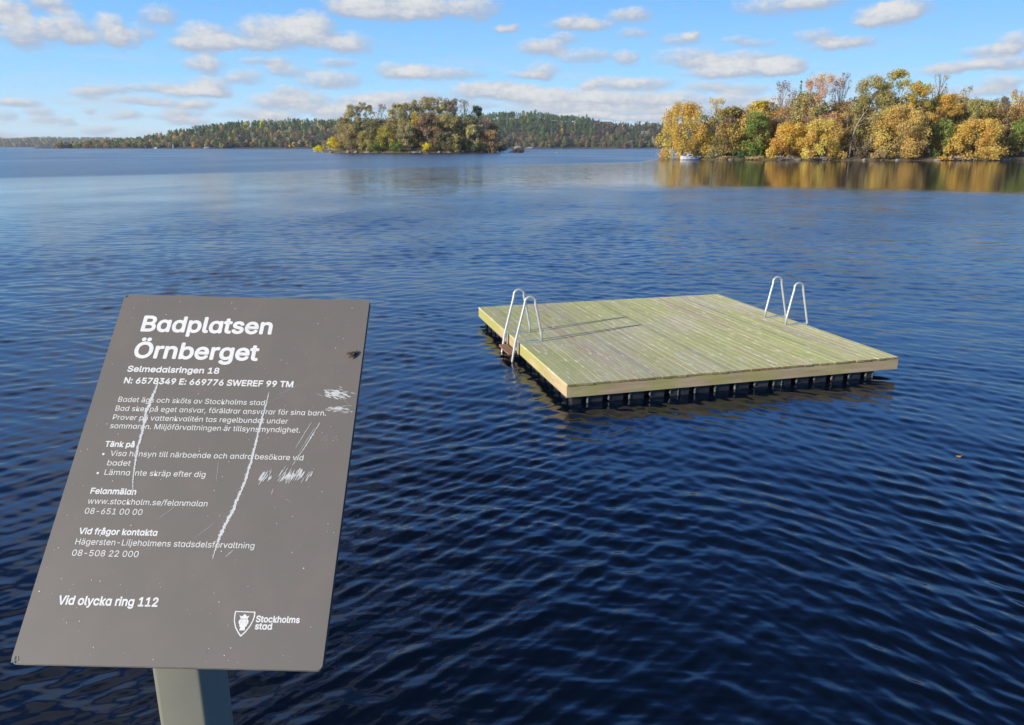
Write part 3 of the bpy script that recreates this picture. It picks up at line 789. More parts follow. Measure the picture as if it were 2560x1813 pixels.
def build_raft():
    root = empty('swimming_raft', RAFT_C, RAFT_A)
    tag(root, 'square wooden swimming raft with algae stained deck and two steel ladders floating on the lake', 'raft')
    rng = random.Random(8)
    # deck: ridged boards running along local y
    V, F, T = [], [], []
    nb, th = 42, 0.026
    pitch = 2 * HALF / nb
    for i in range(nb):
        x0, x1 = -HALF + i * pitch + 0.0025, -HALF + (i + 1) * pitch - 0.0025
        if i in (33,): x0 += 0.004
        ye0, ye1 = -HALF - 0.012 + rng.uniform(-0.004, 0.006), HALF + 0.010 + rng.uniform(-0.005, 0.005)
        z1 = DECK + rng.uniform(-0.0015, 0.0015)
        prof = [(x0, z1 - th), (x0, z1 - 0.002)]
        nr = 5
        w = (x1 - x0) / nr
        for k in range(nr):
            a = x0 + k * w
            prof += [(a + w * 0.10, z1), (a + w * 0.68, z1), (a + w * 0.74, z1 - 0.006), (a + w * 0.98, z1 - 0.006)]
        prof += [(x1, z1 - 0.002), (x1, z1 - th)]
        n = len(prof); o = len(V)
        V += [(x, ye0, z) for x, z in prof] + [(x, ye1, z) for x, z in prof]
        g = rng.uniform(0.93, 1.06)
        if i in (12, 19): g *= 0.88
        t = (g * rng.uniform(0.97, 1.04), g, g * rng.uniform(0.92, 1.05))
        if i in (34, 10): t = (0.84, 0.82, 0.92)
        for k in range(n):
            F.append((o + (k + 1) % n, o + k, o + n + k, o + n + (k + 1) % n))
            groove_tint = 0.60 if 2 <= k < n - 2 and (k - 2) % 4 in (1, 2, 3) else 1.0      # groove faces take a darker tint
            T.append(tuple(q * groove_tint for q in t))
        e = rng.choice(((0.55, 0.45, 0.25), (0.5, 0.4, 0.25), (0.6, 0.30, 0.22), (0.7, 0.6, 0.35)))
        F.append(tuple(range(o, o + n))); T.append(e)
        F.append(tuple(reversed(range(o + n, o + 2 * n)))); T.append(e)
    me = bpy.data.meshes.new('deck')
    me.from_pydata(V, [], F); me.update()
    at = me.attributes.new('tint', 'FLOAT_COLOR', 'FACE')
    at.data.foreach_set('color', np.array([(*t, 1) for t in T], dtype=np.float32).ravel())
    link('deck', me, M_DECK, root)
    zt, zb = DECK - 0.027, DECK - 0.180
    for x0, x1, y0, y1 in ((-HALF, HALF, -HALF, -HALF + 0.045), (-HALF, HALF, HALF - 0.045, HALF), (-HALF, -HALF + 0.045, -HALF + 0.0455, HALF - 0.0455), (HALF - 0.045, HALF, -HALF + 0.0455, HALF - 0.0455)):
        MB().box(((x0 + x1) / 2, (y0 + y1) / 2, (zt + zb) / 2), (x1 - x0, y1 - y0, zt - zb)).build('fascia_board', M_FASCIA, root)
    # pontoons: plastic boxes with upright slots moulded into their outer faces
    X = [-2.44, -0.905, 0.675, 2.17]
    for i in range(3):
        a, b = X[i] + 0.012, X[i + 1] - 0.012
        for j, (c, d) in enumerate(((-2.465, -0.82), (-0.79, 0.79), (0.82, 2.40))):
            poly = [(a, c)]
            for k in range(5):      # slots in the face towards the pier
                m_ = a + (b - a) * (k + 0.62) / 5.15
                poly += [(m_ - 0.055, c), (m_ - 0.055, c + 0.10), (m_ + 0.045, c + 0.10), (m_ + 0.045, c)]
            poly += [(b, c), (b, d), (a, d)]
            for k in range(5):
                m_ = d - (d - c) * (k + 0.62) / 5.15
                poly += [(a, m_ + 0.05), (a + 0.10, m_ + 0.05), (a + 0.10, m_ - 0.05), (a, m_ - 0.05)]
            pn = MB().prism(poly, -0.25, zb - 0.004).build('pontoon', M_PONT, root)
            glint = MB()          # pale strips added to paint sun glints on the slot walls
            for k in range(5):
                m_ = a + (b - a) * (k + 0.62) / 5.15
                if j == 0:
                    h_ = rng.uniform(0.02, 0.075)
                    glint.prism(rounded(m_ + 0.020, c - 0.016, m_ + 0.046, c + 0.012, 0.009, 3), 0.085 - h_ - rng.uniform(0.0, 0.03), 0.090)
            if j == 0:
                glint.prism(rounded(b - 0.014, c - 0.012, b + 0.004, c - 0.001, 0.004, 2), -0.1, zb - 0.006)
                glint.build('slot_glints', M_GLINT, pn)
    MB().box((0, 0, zb + 0.06), (4.6, 4.6, 0.10)).build('deck_frame', M_FASCIA, root)
    # ladders on two opposite edges
    for side in (-1, 1):
        lad = empty('ladder', (0, 0, 0), 0, root)
        if side > 0: lad.rotation_euler = (0, 0, math.pi)
        for yy in (-0.305, 0.325) if side < 0 else (-0.305, 0.31):
            pts = [(-2.165, yy, DECK), (-2.168, yy, DECK + 0.12), (-2.19, yy, DECK + 0.22), (-2.232, yy, DECK + 0.44), (-2.268, yy, DECK + 0.60)]
            for k in range(1, 8):
                g = math.radians(10 + 160 * k / 8)
                pts.append((-2.350 + 0.092 * math.cos(g), yy, DECK + 0.618 + 0.092 * math.sin(g)))
            pts += [(-2.440, yy, DECK + 0.59), (-2.59, yy, DECK), (-2.635, yy, 0.0), (-2.69, yy, -0.7)]
            h = MB().tube(pts, 0.0195, 10).build('handrail', M_STEEL, lad, smooth=True)
            br = MB().box((-2.347, yy + 0.002, DECK + 0.004 + 0.001), (0.40, 0.045, 0.006))
            br.box((-2.550, yy + 0.002, DECK - 0.085), (0.008, 0.075, 0.185))
            br.box((-2.575, yy + 0.002, DECK - 0.02), (0.042, 0.012, 0.10))
            br.build('bracket', M_STEEL, lad)
        for zs in (0.115, -0.16, -0.43):
            MB().box((-2.625 - (0.115 - zs) * 0.15, 0.01, zs), (0.13, 0.59, 0.032)).build('step', M_STEP, lad)
    return root
build_raft()

# a single fallen leaf on the water
def build_leaf():
    mt = plain('fallen_leaf', (0.70, 0.36, 0.07), (0.6, 0.3, 0.07), 60, 0.6)
    root = empty('fallen_leaf', (4.77, 7.60, 0.016))
    tag(root, 'single orange fallen leaf floating on the dark water right of the raft', 'leaf')
    pts = [(0.026 * math.cos(g) * (1 + 0.25 * math.cos(3 * g)), 0.020 * math.sin(g) * (1 + 0.2 * math.cos(5 * g))) for g in [2 * math.pi * k / 14 for k in range(14)]]
    MB().prism(pts, lambda x, y: 4 * x * x - 0.001, lambda x, y: 4 * x * x + 0.001).build('blade', mt, root)
    MB().tube([(0.026, 0, 0.004), (0.040, 0.004, 0.007), (0.052, 0.010, 0.005)], 0.0016, 5).build('stalk', mt, root)
build_leaf()

# ------------------------------------------------------------------ islands and hills
def islet(name, label, cx, cy, a, b, zpk, seed, mat=M_SOIL, n=70):
    u = np.linspace(-1.12, 1.12, n)
    Xn, Yn = np.meshgrid(u, u, indexing='xy')
    X, Y = cx + a * Xn, cy + b * Yn
    wob = 0.05 * value_noise(X * 0.25, Y * 0.25, seed)
    r2 = Xn ** 2 + Yn ** 2 + wob
    Z = zpk * (1 - r2) + 0.18 * value_noise(X * 0.9, Y * 0.9, seed + 1)
    Z = np.where(Z < 0, Z * 2 - 0.05, Z + 0.12)
    o = link(name, grid_mesh(name, np.stack([X, Y, Z], -1)), mat, smooth=True)
    tag(o, label, kind='structure')
islet('island_ground', 'low earth bank of the right island', 105, 212, 58, 22, 2.4, 41)
islet('island_ground', 'earth mound of the middle island', -59, 452, 51, 26, 5.0, 43)
islet('island_ground', 'bare rock islet off the middle island', 4.5, 452, 7, 4, 0.8, 45, M_ROCK, 30)

RIGHT_TREES = [
    (44.6, 208.1, 0.0, 14.4, 6.8, 'willow', 'gold', "golden willow leaning over the white boat at the island's left tip"),
    (53.1, 209.2, 0.4, 15.0, 3.3, 'sparse', 'gold', 'thin golden tree with bare dark limbs right behind the leaning willow'),
    (55.7, 205.4, 0.5, 10.5, 3.2, 'sparse', 'mauve', 'purplish brown thin tree between the leaning golden willow and a bright green tree'),
    (61.1, 201.6, 0.5, 11.2, 3.4, 'broad', 'green', 'bright green tree right of the purplish brown thin tree'),
    (57.5, 200.4, 0.1, 3.7, 2.0, 'shrub', 'darkgreen', 'dark green bush at the waterline below the bright green tree'),
    (53.2, 205.1, 0.3, 5.1, 3.4, 'shrub', 'olive', 'olive bush at the water just right of the leaning golden willow'),
    (54.1, 201.9, 0.1, 1.1, 2.4, 'shrub', 'sand', 'low sandy dry clump on the bank left of the dark green bush'),
    (63.4, 202.7, 0.7, 6.7, 3.3, 'broad', 'olivegold', 'olive gold tree between the bright green tree and the big golden willow'),
    (60.9, 198.2, 0.1, 1.5, 3.0, 'shrub', 'sand', 'low tan clump on the bank right of the dark green bush'),
    (69.3, 205.7, 1.3, 18.0, 3.5, 'sparse', 'mauve', 'tall mauve almost leafless birch left of the dark conifer tip'),
    (74.1, 208.4, 1.7, 18.3, 1.8, 'conifer', 'darkgreen', 'dark green conifer whose tip stands among the tall bare birches'),
    (77.9, 203.5, 1.5, 19.6, 4.9, 'birch', 'salmon', 'tall salmon leaved birch with a white trunk above the golden willows'),
    (83.6, 205.5, 1.9, 19.4, 2.7, 'sparse', 'mauve', 'tall wispy grey birch right of the salmon birch'),
    (68.7, 196.9, 0.3, 8.9, 5.4, 'willow', 'gold', 'big golden willow hanging over the driftwood by the water'),
    (75.9, 194.0, 0.2, 9.5, 5.7, 'willow', 'amber', 'big amber willow right beside the golden willow over the driftwood'),
    (84.2, 201.5, 1.5, 12.2, 3.1, 'sparse', 'tan', 'thin tan tree between the amber willow and the tall dark olive tree'),
    (89.1, 199.8, 1.5, 18.5, 5.2, 'broad', 'olive', 'tall dark olive tree directly behind the pale bare snag'),
    (84.2, 194.5, 0.6, 6.3, 3.6, 'shrub', 'brown', 'dark brown bush below the pale bare snag'),
    (88.7, 191.4, 0.1, 3.3, 2.3, 'shrub', 'sand', 'low dry reed coloured clump on the bank below the dark olive tree'),
    (96.4, 203.2, 2.0, 20.0, 3.5, 'broad', 'yellowgreen', 'tallest tree of the right island, with a yellow green top'),
    (100.8, 200.1, 1.7, 17.4, 3.9, 'broad', 'goldgreen', 'golden green tall tree right of the tallest yellow green tree'),
    (107.4, 204.0, 2.1, 18.8, 2.8, 'sparse', 'tan', 'tall thin tan tree with bare twigs right of the golden green tree'),
    (93.9, 193.4, 0.6, 12.5, 6.2, 'broad', 'goldbrown', 'broad golden brown tree at the water below the tallest tree'),
    (100.8, 195.1, 1.0, 7.2, 2.7, 'broad', 'darkolive', 'dark olive tree right of the broad golden brown tree'),
    (108.1, 200.0, 1.7, 14.2, 3.4, 'broad', 'orange', 'orange gold round crown above the small bright green tree'),
    (104.7, 194.0, 0.8, 9.3, 2.6, 'broad', 'green', 'small bright green tree below the orange gold round crown'),
    (104.3, 190.5, 0.1, 1.5, 2.1, 'shrub', 'orange', 'low orange bush at the waterline under the small bright green tree'),
    (114.4, 203.3, 2.0, 15.9, 2.6, 'sparse', 'grey', 'tall grey wispy tree right of the orange gold crown'),
    (115.6, 200.4, 1.6, 13.2, 3.4, 'broad', 'olive', 'olive tree right of the grey wispy tree, behind the last golden willow'),
    (111.5, 191.1, 0.2, 9.7, 7.0, 'willow', 'goldolive', 'wide golden willow over fallen trunks near the right edge'),
    (122.3, 202.0, 1.7, 13.7, 3.0, 'broad', 'brown', 'dark brown tree behind the wide golden willow near the right edge'),
    (128.3, 203.9, 1.7, 15.5, 3.6, 'sparse', 'orangebrown', 'tall orange brown thin tree at the right edge'),
    (125.4, 195.4, 0.7, 9.8, 3.0, 'broad', 'green', 'green tree at the water at the right edge'),
    (133.4, 200.8, 1.2, 14.1, 4.0, 'broad', 'goldbrown', 'golden brown tree beyond the green tree at the right edge'),
]
RIGHT_BACK = [
    (68.4, 213.9, 1.4, 13.4, 2.8),
    (78.1, 212.5, 1.9, 13.3, 3.7),
    (90.3, 210.7, 2.2, 13.7, 3.2),
    (96.6, 210.2, 2.3, 14.8, 3.7),
    (102.9, 210.0, 2.4, 13.9, 3.7),
    (109.3, 210.1, 2.4, 13.1, 3.7),
    (115.7, 208.4, 2.3, 11.4, 3.7),
    (124.0, 209.2, 2.1, 11.1, 3.7),
    (130.5, 210.2, 1.9, 11.4, 3.7),
    (62.0, 211.3, 1.1, 6.6, 2.8),
    (51.5, 215.5, 0.3, 7.5, 2.8),
    (58.2, 211.0, 0.8, 5.5, 2.8),
    (83.3, 200.6, 1.4, 6.0, 3.1),
    (92.9, 200.5, 1.6, 6.6, 2.6),
    (109.4, 197.1, 1.3, 4.8, 2.6),
    (121.6, 195.9, 0.9, 4.4, 2.6),
]
MID_TREES = [
    (-108.3, 446.3, 0.1, 5.1, 4.0, 'shrub', 'yellow', 'low yellow bush at the left end of the middle island'),
    (-97.5, 437.0, 0.5, 9.2, 4.5, 'shrub', 'yellow', 'bright yellow round bush near the left end of the middle island'),
    (-92.2, 440.3, 1.9, 17.1, 5.4, 'broad', 'brownolive', 'brown olive tree rising behind the bright yellow round bush'),
    (-89.2, 447.1, 3.1, 23.0, 5.5, 'broad', 'greyolive', 'grey olive tall tree, leftmost high crown of the middle island'),
    (-83.7, 447.3, 3.7, 23.3, 4.1, 'broad', 'greyolive', 'grey green crown second from the left on the skyline of the middle island'),
    (-78.6, 447.0, 4.1, 21.4, 3.4, 'broad', 'olive', 'small olive crown third from the left on the middle island skyline'),
    (-72.5, 446.9, 4.5, 21.5, 3.7, 'sparse', 'brown', 'dark lollipop crown on a bare stem, left of the main wooded top'),
    (-63.4, 444.1, 4.5, 21.9, 6.1, 'broad', 'olive', 'wide olive green crown right of the dark lollipop crown'),
    (-58.0, 446.0, 4.7, 22.3, 5.1, 'broad', 'brownolive', 'brown olive crown at the left shoulder of the wooded top'),
    (-53.0, 448.2, 4.8, 23.6, 5.3, 'broad', 'olive', 'olive crown just left of the highest crowns of the middle island'),
    (-47.3, 450.7, 4.7, 25.4, 6.2, 'broad', 'brownolive', 'highest brown olive crown at the top of the middle island'),
    (-40.9, 451.7, 4.4, 25.8, 6.2, 'broad', 'olive', 'highest olive crown right of the brown olive top'),
    (-34.7, 451.2, 3.9, 25.8, 6.1, 'broad', 'brown', 'brown crown on the right shoulder of the wooded top'),
    (-27.0, 451.8, 3.0, 25.8, 4.3, 'sparse', 'darkolive', 'dark pointed thin crown right of the wooded top'),
    (-20.3, 453.1, 2.1, 23.5, 4.6, 'broad', 'darkgreen', 'dark green flat crown near the right end of the skyline'),
    (-15.5, 450.4, 1.3, 18.0, 4.3, 'sparse', 'mauve', 'reddish thin tree right of the dark flat crown'),
    (-10.8, 455.6, 0.4, 16.5, 4.1, 'broad', 'brown', 'dark brown small crown at the right end of the middle island'),
    (-87.7, 434.5, 1.2, 13.8, 6.2, 'broad', 'brownolive', 'brown front tree right of the bright yellow round bush'),
    (-78.5, 431.0, 1.0, 10.8, 5.3, 'broad', 'olive', 'olive front tree left of the green shore bush'),
    (-74.5, 428.2, 0.4, 7.2, 4.9, 'shrub', 'green', 'green shore bush under the left olive front trees'),
    (-68.3, 430.4, 1.4, 12.8, 5.3, 'broad', 'yellowgreen', 'yellowish green front tree in the left half of the middle island'),
    (-62.7, 427.1, 0.4, 7.2, 4.4, 'shrub', 'green', 'green shore bush left of the round grey front tree'),
    (-57.0, 430.0, 1.4, 13.9, 5.3, 'broad', 'greyolive', 'round grey olive front tree left of the yellow shore bush'),
    (-52.6, 435.2, 2.8, 18.8, 2.9, 'broad', 'goldgreen', 'slim yellowish tree above the round grey front tree'),
    (-45.8, 427.9, 0.4, 6.0, 3.2, 'shrub', 'yellow', "bright yellow bush in the middle of the middle island's shore"),
    (-45.7, 434.9, 2.5, 18.7, 6.9, 'broad', 'pinkbrown', 'pinkish brown tree above the middle yellow shore bush'),
    (-36.1, 436.8, 2.3, 18.4, 5.3, 'broad', 'olive', 'olive tree right of the pinkish brown tree'),
    (-37.6, 431.4, 1.0, 10.0, 5.1, 'broad', 'darkolive', 'dark olive front tree right of the middle yellow shore bush'),
    (-30.8, 431.3, 0.3, 9.7, 3.7, 'broad', 'olive', 'small light olive tree right of the dark olive front tree'),
    (-26.5, 441.0, 2.1, 14.9, 5.2, 'broad', 'darkolive', 'dark tree in the shaded gap of the middle island'),
    (-21.8, 437.2, 0.7, 14.3, 4.0, 'broad', 'lightolive', 'tall narrow pale olive front tree right of the shaded gap'),
    (-12.5, 442.4, 0.1, 12.2, 5.4, 'broad', 'tan', 'tan round front tree near the right end of the middle island'),
    (-17.8, 440.7, 0.8, 7.9, 4.3, 'shrub', 'olive', 'olive bush between the pale narrow tree and the tan round tree'),
    (-5.6, 448.2, 0.0, 6.0, 4.6, 'shrub', 'greybrown', 'grey brown bush at the right end of the middle island'),
    (3.5, 440.2, 0.0, 3.7, 3.9, 'shrub', 'greybrown', 'small dark bush on the rocky islet off the middle island'),
]
MID_BACK = [
    (-85.2, 443.7, 3.2, 13.9, 5.3),
    (-74.3, 441.2, 3.7, 14.1, 5.2),
    (-66.3, 440.3, 3.9, 14.7, 5.2),
    (-59.5, 441.0, 4.1, 13.7, 5.2),
    (-51.7, 441.3, 4.0, 12.9, 5.2),
    (-42.2, 441.5, 3.6, 12.5, 5.2),
    (-30.3, 446.5, 3.2, 16.4, 5.3),
    (-23.4, 448.4, 2.5, 17.2, 4.4),
    (-18.0, 446.5, 1.6, 13.1, 4.4),
    (-40.8, 445.7, 4.1, 16.3, 5.3),
    (-77.5, 444.8, 4.0, 13.9, 4.4),
]
HILL_CREST = [(-862, 15.9), (-783, 25.1), (-730, 28.5), (-712, 36.9), (-677, 46.1), (-642, 51.1), (-589, 56.9), (-537, 58.6), (-466, 61.1), (-383, 61.1), (-246, 66.1), (-158, 69.4), (-66, 72.7), (-26, 76.0), (26, 76.0), (62, 76.9), (97, 71.1), (132, 68.6), (167, 66.1), (198, 57.8), (233, 53.6), (299, 55.3), (334, 54.4), (422, 54.4), (561, 56.1), (897, 54.4), (1249, 49.4)]


PAL = {
    'gold': [(0.50, 0.33, 0.075), (0.45, 0.30, 0.075), (0.54, 0.38, 0.11)],
    'amber': [(0.49, 0.35, 0.09), (0.53, 0.40, 0.11), (0.46, 0.32, 0.10)],
    'goldolive': [(0.46, 0.32, 0.08), (0.38, 0.28, 0.08), (0.49, 0.32, 0.085)],
    'goldgreen': [(0.40, 0.30, 0.06), (0.28, 0.26, 0.06), (0.46, 0.30, 0.06)],
    'goldbrown': [(0.44, 0.325, 0.105), (0.39, 0.285, 0.105), (0.47, 0.35, 0.11)],
    'orange': [(0.44, 0.28, 0.07), (0.40, 0.26, 0.07), (0.46, 0.31, 0.07)],
    'orangebrown': [(0.34, 0.19, 0.09), (0.28, 0.17, 0.09), (0.40, 0.23, 0.10)],
    'yellow': [(0.58, 0.42, 0.03), (0.50, 0.36, 0.03), (0.62, 0.46, 0.05)],
    'yellowgreen': [(0.30, 0.27, 0.06), (0.25, 0.23, 0.06), (0.38, 0.31, 0.07)],
    'green': [(0.13, 0.19, 0.05), (0.17, 0.22, 0.06), (0.22, 0.25, 0.07)],
    'darkgreen': [(0.055, 0.095, 0.035), (0.08, 0.12, 0.045), (0.07, 0.09, 0.035)],
    'olive': [(0.235, 0.21, 0.085), (0.27, 0.23, 0.095), (0.21, 0.195, 0.075)],
    'lightolive': [(0.29, 0.265, 0.12), (0.32, 0.275, 0.12), (0.25, 0.235, 0.10)],
    'darkolive': [(0.14, 0.13, 0.065), (0.17, 0.15, 0.075), (0.13, 0.12, 0.06)],
    'greyolive': [(0.24, 0.22, 0.115), (0.27, 0.235, 0.12), (0.21, 0.195, 0.10)],
    'olivegold': [(0.26, 0.20, 0.07), (0.33, 0.23, 0.07), (0.20, 0.18, 0.06)],
    'brownolive': [(0.235, 0.20, 0.095), (0.21, 0.18, 0.09), (0.26, 0.21, 0.095)],
    'brown': [(0.20, 0.155, 0.10), (0.18, 0.14, 0.09), (0.23, 0.18, 0.105)],
    'greybrown': [(0.13, 0.11, 0.085), (0.16, 0.13, 0.10), (0.11, 0.09, 0.07)],
    'pinkbrown': [(0.27, 0.195, 0.13), (0.24, 0.175, 0.11), (0.23, 0.18, 0.095)],
    'mauve': [(0.25, 0.165, 0.13), (0.21, 0.15, 0.12), (0.29, 0.19, 0.12)],
    'salmon': [(0.44, 0.26, 0.13), (0.38, 0.23, 0.13), (0.48, 0.30, 0.10)],
    'tan': [(0.33, 0.24, 0.12), (0.28, 0.20, 0.11), (0.36, 0.25, 0.10)],
    'sand': [(0.36, 0.27, 0.14), (0.28, 0.22, 0.11), (0.24, 0.22, 0.09)],
    'grey': [(0.26, 0.22, 0.15), (0.22, 0.19, 0.13), (0.28, 0.23, 0.12)],
}

for _k in ('olive', 'greyolive', 'brownolive', 'darkolive', 'lightolive'):
    PAL[_k] = [tuple(q * 1.22 for q in c) for c in PAL[_k]]

def crown_blobs(rng, kind, H, W):
    B = []
    if kind == 'broad':
        n = int(rng.integers(56, 66))
        for i in range(n):
            t = rng.uniform(0.04, 1.0)
            env = 1.22 * W * (0.62 + 0.38 * math.sin(math.pi * min(1, t * 1.05))) * (1.0 if t < 0.72 else math.sqrt(max(0.0, 1 - ((t - 0.72) / 0.34) ** 2)))
            rb = W * rng.uniform(0.20, 0.40) * (1 - 0.2 * t)
            rad = max(0.0, env - rb * 0.7) * rng.uniform(0.15, 1) ** 0.4
            g = rng.uniform(0, 2 * math.pi)
            B.append((rad * math.cos(g), rad * math.sin(g), min(t * H, H - rb * 0.85), rb, rb * rng.uniform(0.75, 1.1)))
        for q in range(11):
            B.append((rng.uniform(-.62, .62) * W, rng.normal(0, .3) * W, H - W * (0.27 + rng.uniform(0, 0.9)), W * 0.3, W * 0.27))
    elif kind == 'willow':
        for i in range(int(rng.integers(75, 85))):
            t = rng.uniform(0.03, 1.0)
            env = 1.15 * W * max(0.0, 1 - max(0, t - 0.12) ** 1.7) ** 0.62
            rb = W * rng.uniform(0.13, 0.25)
            rad = max(0.0, env - rb * 0.6) * rng.uniform(0.1, 1) ** 0.4
            g = rng.uniform(0, 2 * math.pi)
            B.append((rad * math.cos(g), rad * math.sin(g) * 0.8, min(t * H, H - rb * 0.8), rb, rb * rng.uniform(0.8, 1.25)))
    elif kind in ('sparse', 'birch'):
        for i in range(int(rng.integers(40, 48)) if kind == 'sparse' else 60):
            t = rng.uniform(0.28, 1.0)
            env = 1.2 * W * (0.45 + 0.6 * math.sin(math.pi * (t * 0.8 + 0.15)))
            rb = W * rng.uniform(0.16, 0.28)
            rad = max(0.0, env - rb * 0.4) * math.sqrt(rng.uniform(0.05, 1))
            g = rng.uniform(0, 2 * math.pi)
            B.append((rad * math.cos(g), rad * math.sin(g), min(t * H, H - rb * 0.9), rb * 0.9, rb * rng.uniform(1.0, 1.5)))
        B.append((0, 0, H - W * 0.3, W * 0.2, W * 0.32))
    elif kind == 'conifer':
        for i in range(46):
            t = (i + 0.5) / 46
            env = W * (1.02 - t) ** 0.85
            g = i * 2.4
            B.append((env * 0.6 * math.cos(g), env * 0.6 * math.sin(g), H * (0.12 + 0.86 * t), max(0.3, env * 0.5), max(0.35, env * 0.22)))
    else:   # shrub
        for i in range(int(rng.integers(16, 22))):
            rb = W * rng.uniform(0.22, 0.40)
            g = rng.uniform(0, 2 * math.pi); rad = (W - rb * 0.7) * math.sqrt(rng.uniform(0, 1))
            top = H * math.sqrt(max(0.05, 1 - (rad / W) ** 2))
            rz = min(rb, H * 0.42)
            B.append((rad * math.cos(g), rad * math.sin(g), max(rz * 0.5, (top - rz) * rng.uniform(0.3, 1.0)), rb, rz))
    return np.array(B)

def crown_leaves(rng, kind, H, W, pal, leaf, dens):
    B = crown_blobs(rng, kind, H, W)
    area = B[:, 3] * B[:, 4]
    n = int(dens * area.sum() / (leaf * leaf))
    n = max(300, min(n, 22000))
    idx = rng.choice(len(B), n, p=area / area.sum())
    d = rng.normal(size=(n, 3)); d /= np.linalg.norm(d, axis=1)[:, None]
    rr = rng.uniform(0.25, 1.0, n) ** 0.5 * rng.uniform(0.85, 1.12, n) * np.where(rng.random(n) < 0.12, rng.uniform(1.0, 1.5, n), 1.0)
    P = B[idx, :3] + d * rr[:, None] * np.stack([B[idx, 3], B[idx, 3], B[idx, 4]], 1)
    if kind == 'willow':      # drooping strands
        P[:, 2] -= np.abs(rng.normal(0, 0.05, n)) * H
    # gaps
    f = np.sin(P[:, 0] * 1.9 / W * 5 + 1.3 * idx) + np.sin(P[:, 1] * 2.3 / W * 5 + 0.7 * idx) + np.sin(P[:, 2] * 1.7 / W * 5 + idx)
    keep = (f + rng.normal(0, 0.8, n) > -0.9) & (P[:, 2] > 0.15)
    P, d, idx = P[keep], d[keep], idx[keep]
    n = len(P)
    nr = d + rng.normal(0, 0.75, (n, 3)) + np.array([0, 0, 0.25]); nr /= np.linalg.norm(nr, axis=1)[:, None]
    u = np.cross(nr, rng.normal(size=(n, 3))); u /= np.linalg.norm(u, axis=1)[:, None]
    v = np.cross(nr, u)
    s = leaf * rng.uniform(0.55, 1.25, n)[:, None] * 0.5
    if kind == 'conifer': s = s * 0.8
    k = rng.uniform(0.7, 1.4, n)[:, None]
    a, b = u * s * k, v * s
    Q = np.stack([P - a - b * 0.6, P + a * 0.7 - b, P + a + b * 0.7, P - a * 0.6 + b], 1)
    palA = np.array(PAL[pal])
    bc = palA[rng.choice(len(palA), len(B), p=[0.45, 0.3, 0.25])] * rng.uniform(0.86, 1.12, (len(B), 1)) * (1 + rng.normal(0, 0.04, (len(B), 3)))
    C = bc[idx] * rng.uniform(0.78, 1.2, (n, 1)) * (1 + rng.normal(0, 0.05, (n, 3)))
    return Q, np.clip(C * 1.75, 0.01, 0.85), B

def limbs(rng, kind, H, W, B, mb):
    lean = (rng.normal(0, 0.03) * H, rng.normal(0, 0.03) * H)
    tr = max(0.08, 0.016 * H) * (0.75 if kind in ('sparse', 'birch') else 1.0)
    top = 0.93 if kind in ('sparse', 'birch', 'conifer') else 0.72
    pts, rad = [], []
    for i in range(7):
        t = i / 6
        pts.append((lean[0] * t * t + 0.02 * W * math.sin(3 * t), lean[1] * t * t, t * top * H - (0.4 if i == 0 else 0)))
        rad.append(tr * (1.25 if i == 0 else (1 - 0.82 * t)))
    mb.tube(pts, rad, 7)
    n = {'sparse': 22, 'birch': 26, 'broad': 11, 'willow': 12, 'conifer': 0}.get(kind, 0)
    for i in rng.permutation(len(B))[:n]:
        x, y, z, rb, _ = B[i]
        t = max(0.12, min(0.95, (z / H - rng.uniform(0.12, 0.3)) / top))
        k = min(5, int(t * 6)); ft = t * 6 - k
        p0 = [pts[k][q] * (1 - ft) + pts[k + 1][q] * ft for q in range(3)]
        mid = [p0[0] * 0.5 + x * 0.5, p0[1] * 0.5 + y * 0.5, p0[2] * 0.55 + z * 0.45 - 0.1 * rb]
        end = (x, y, z + rb * 0.4)
        r0 = tr * (1 - 0.8 * t) * 0.55
        mb.tube([p0, mid, end], [r0, r0 * 0.65, r0 * 0.2], 5)
        if kind in ('sparse', 'birch'):
            for j in range(3):
                e2 = (x + rng.normal(0, 0.7) * rb, y + rng.normal(0, 0.7) * rb, z + rng.uniform(0.2, 1.5) * rb)
                mb.tube([mid, [(mid[q] + e2[q]) / 2 + rng.normal(0, .1) * rb for q in range(3)], e2], [r0 * 0.5, r0 * 0.35, r0 * 0.12], 4)

def tree(x, y, g, H, W, kind, pal, label, seed, leaf, group=None):
    rng = np.random.default_rng(seed)
    shrub = kind == 'shrub'
    name = {'shrub': 'bush', 'willow': 'willow_tree', 'conifer': 'conifer_tree', 'birch': 'birch_tree'}.get(kind, 'broadleaf_tree')
    root = empty(name, (x, y, g - 0.05))
    tag(root, label, 'bush' if shrub else 'tree', group)
    if kind in ('sparse', 'birch'): leaf *= 0.85
    dens = {'broad': 8.5, 'willow': 10.5, 'sparse': 3.8, 'birch': 4.8, 'conifer': 9.0, 'shrub': 9.0}[kind]
    Q, C, B = crown_leaves(rng, kind, H, W, pal, leaf, dens)
    link('foliage' if shrub else 'crown', quads_mesh('crown', Q, C), M_LEAF, root)
    mb = MB()
    if shrub:
        for i in range(5):
            b = B[int(rng.integers(len(B)))]
            mb.tube([(b[0] * 0.2, b[1] * 0.2, -0.2), (b[0] * 0.6, b[1] * 0.6, b[2] * 0.6), (b[0], b[1], b[2] + b[4] * 0.3)], [0.05, 0.04, 0.015], 5)
    else:
        limbs(rng, kind, H, W, B, mb)
    mb.build('stems' if shrub else 'trunk', M_BIRCH if kind == 'birch' else M_BARK, root)
    return root

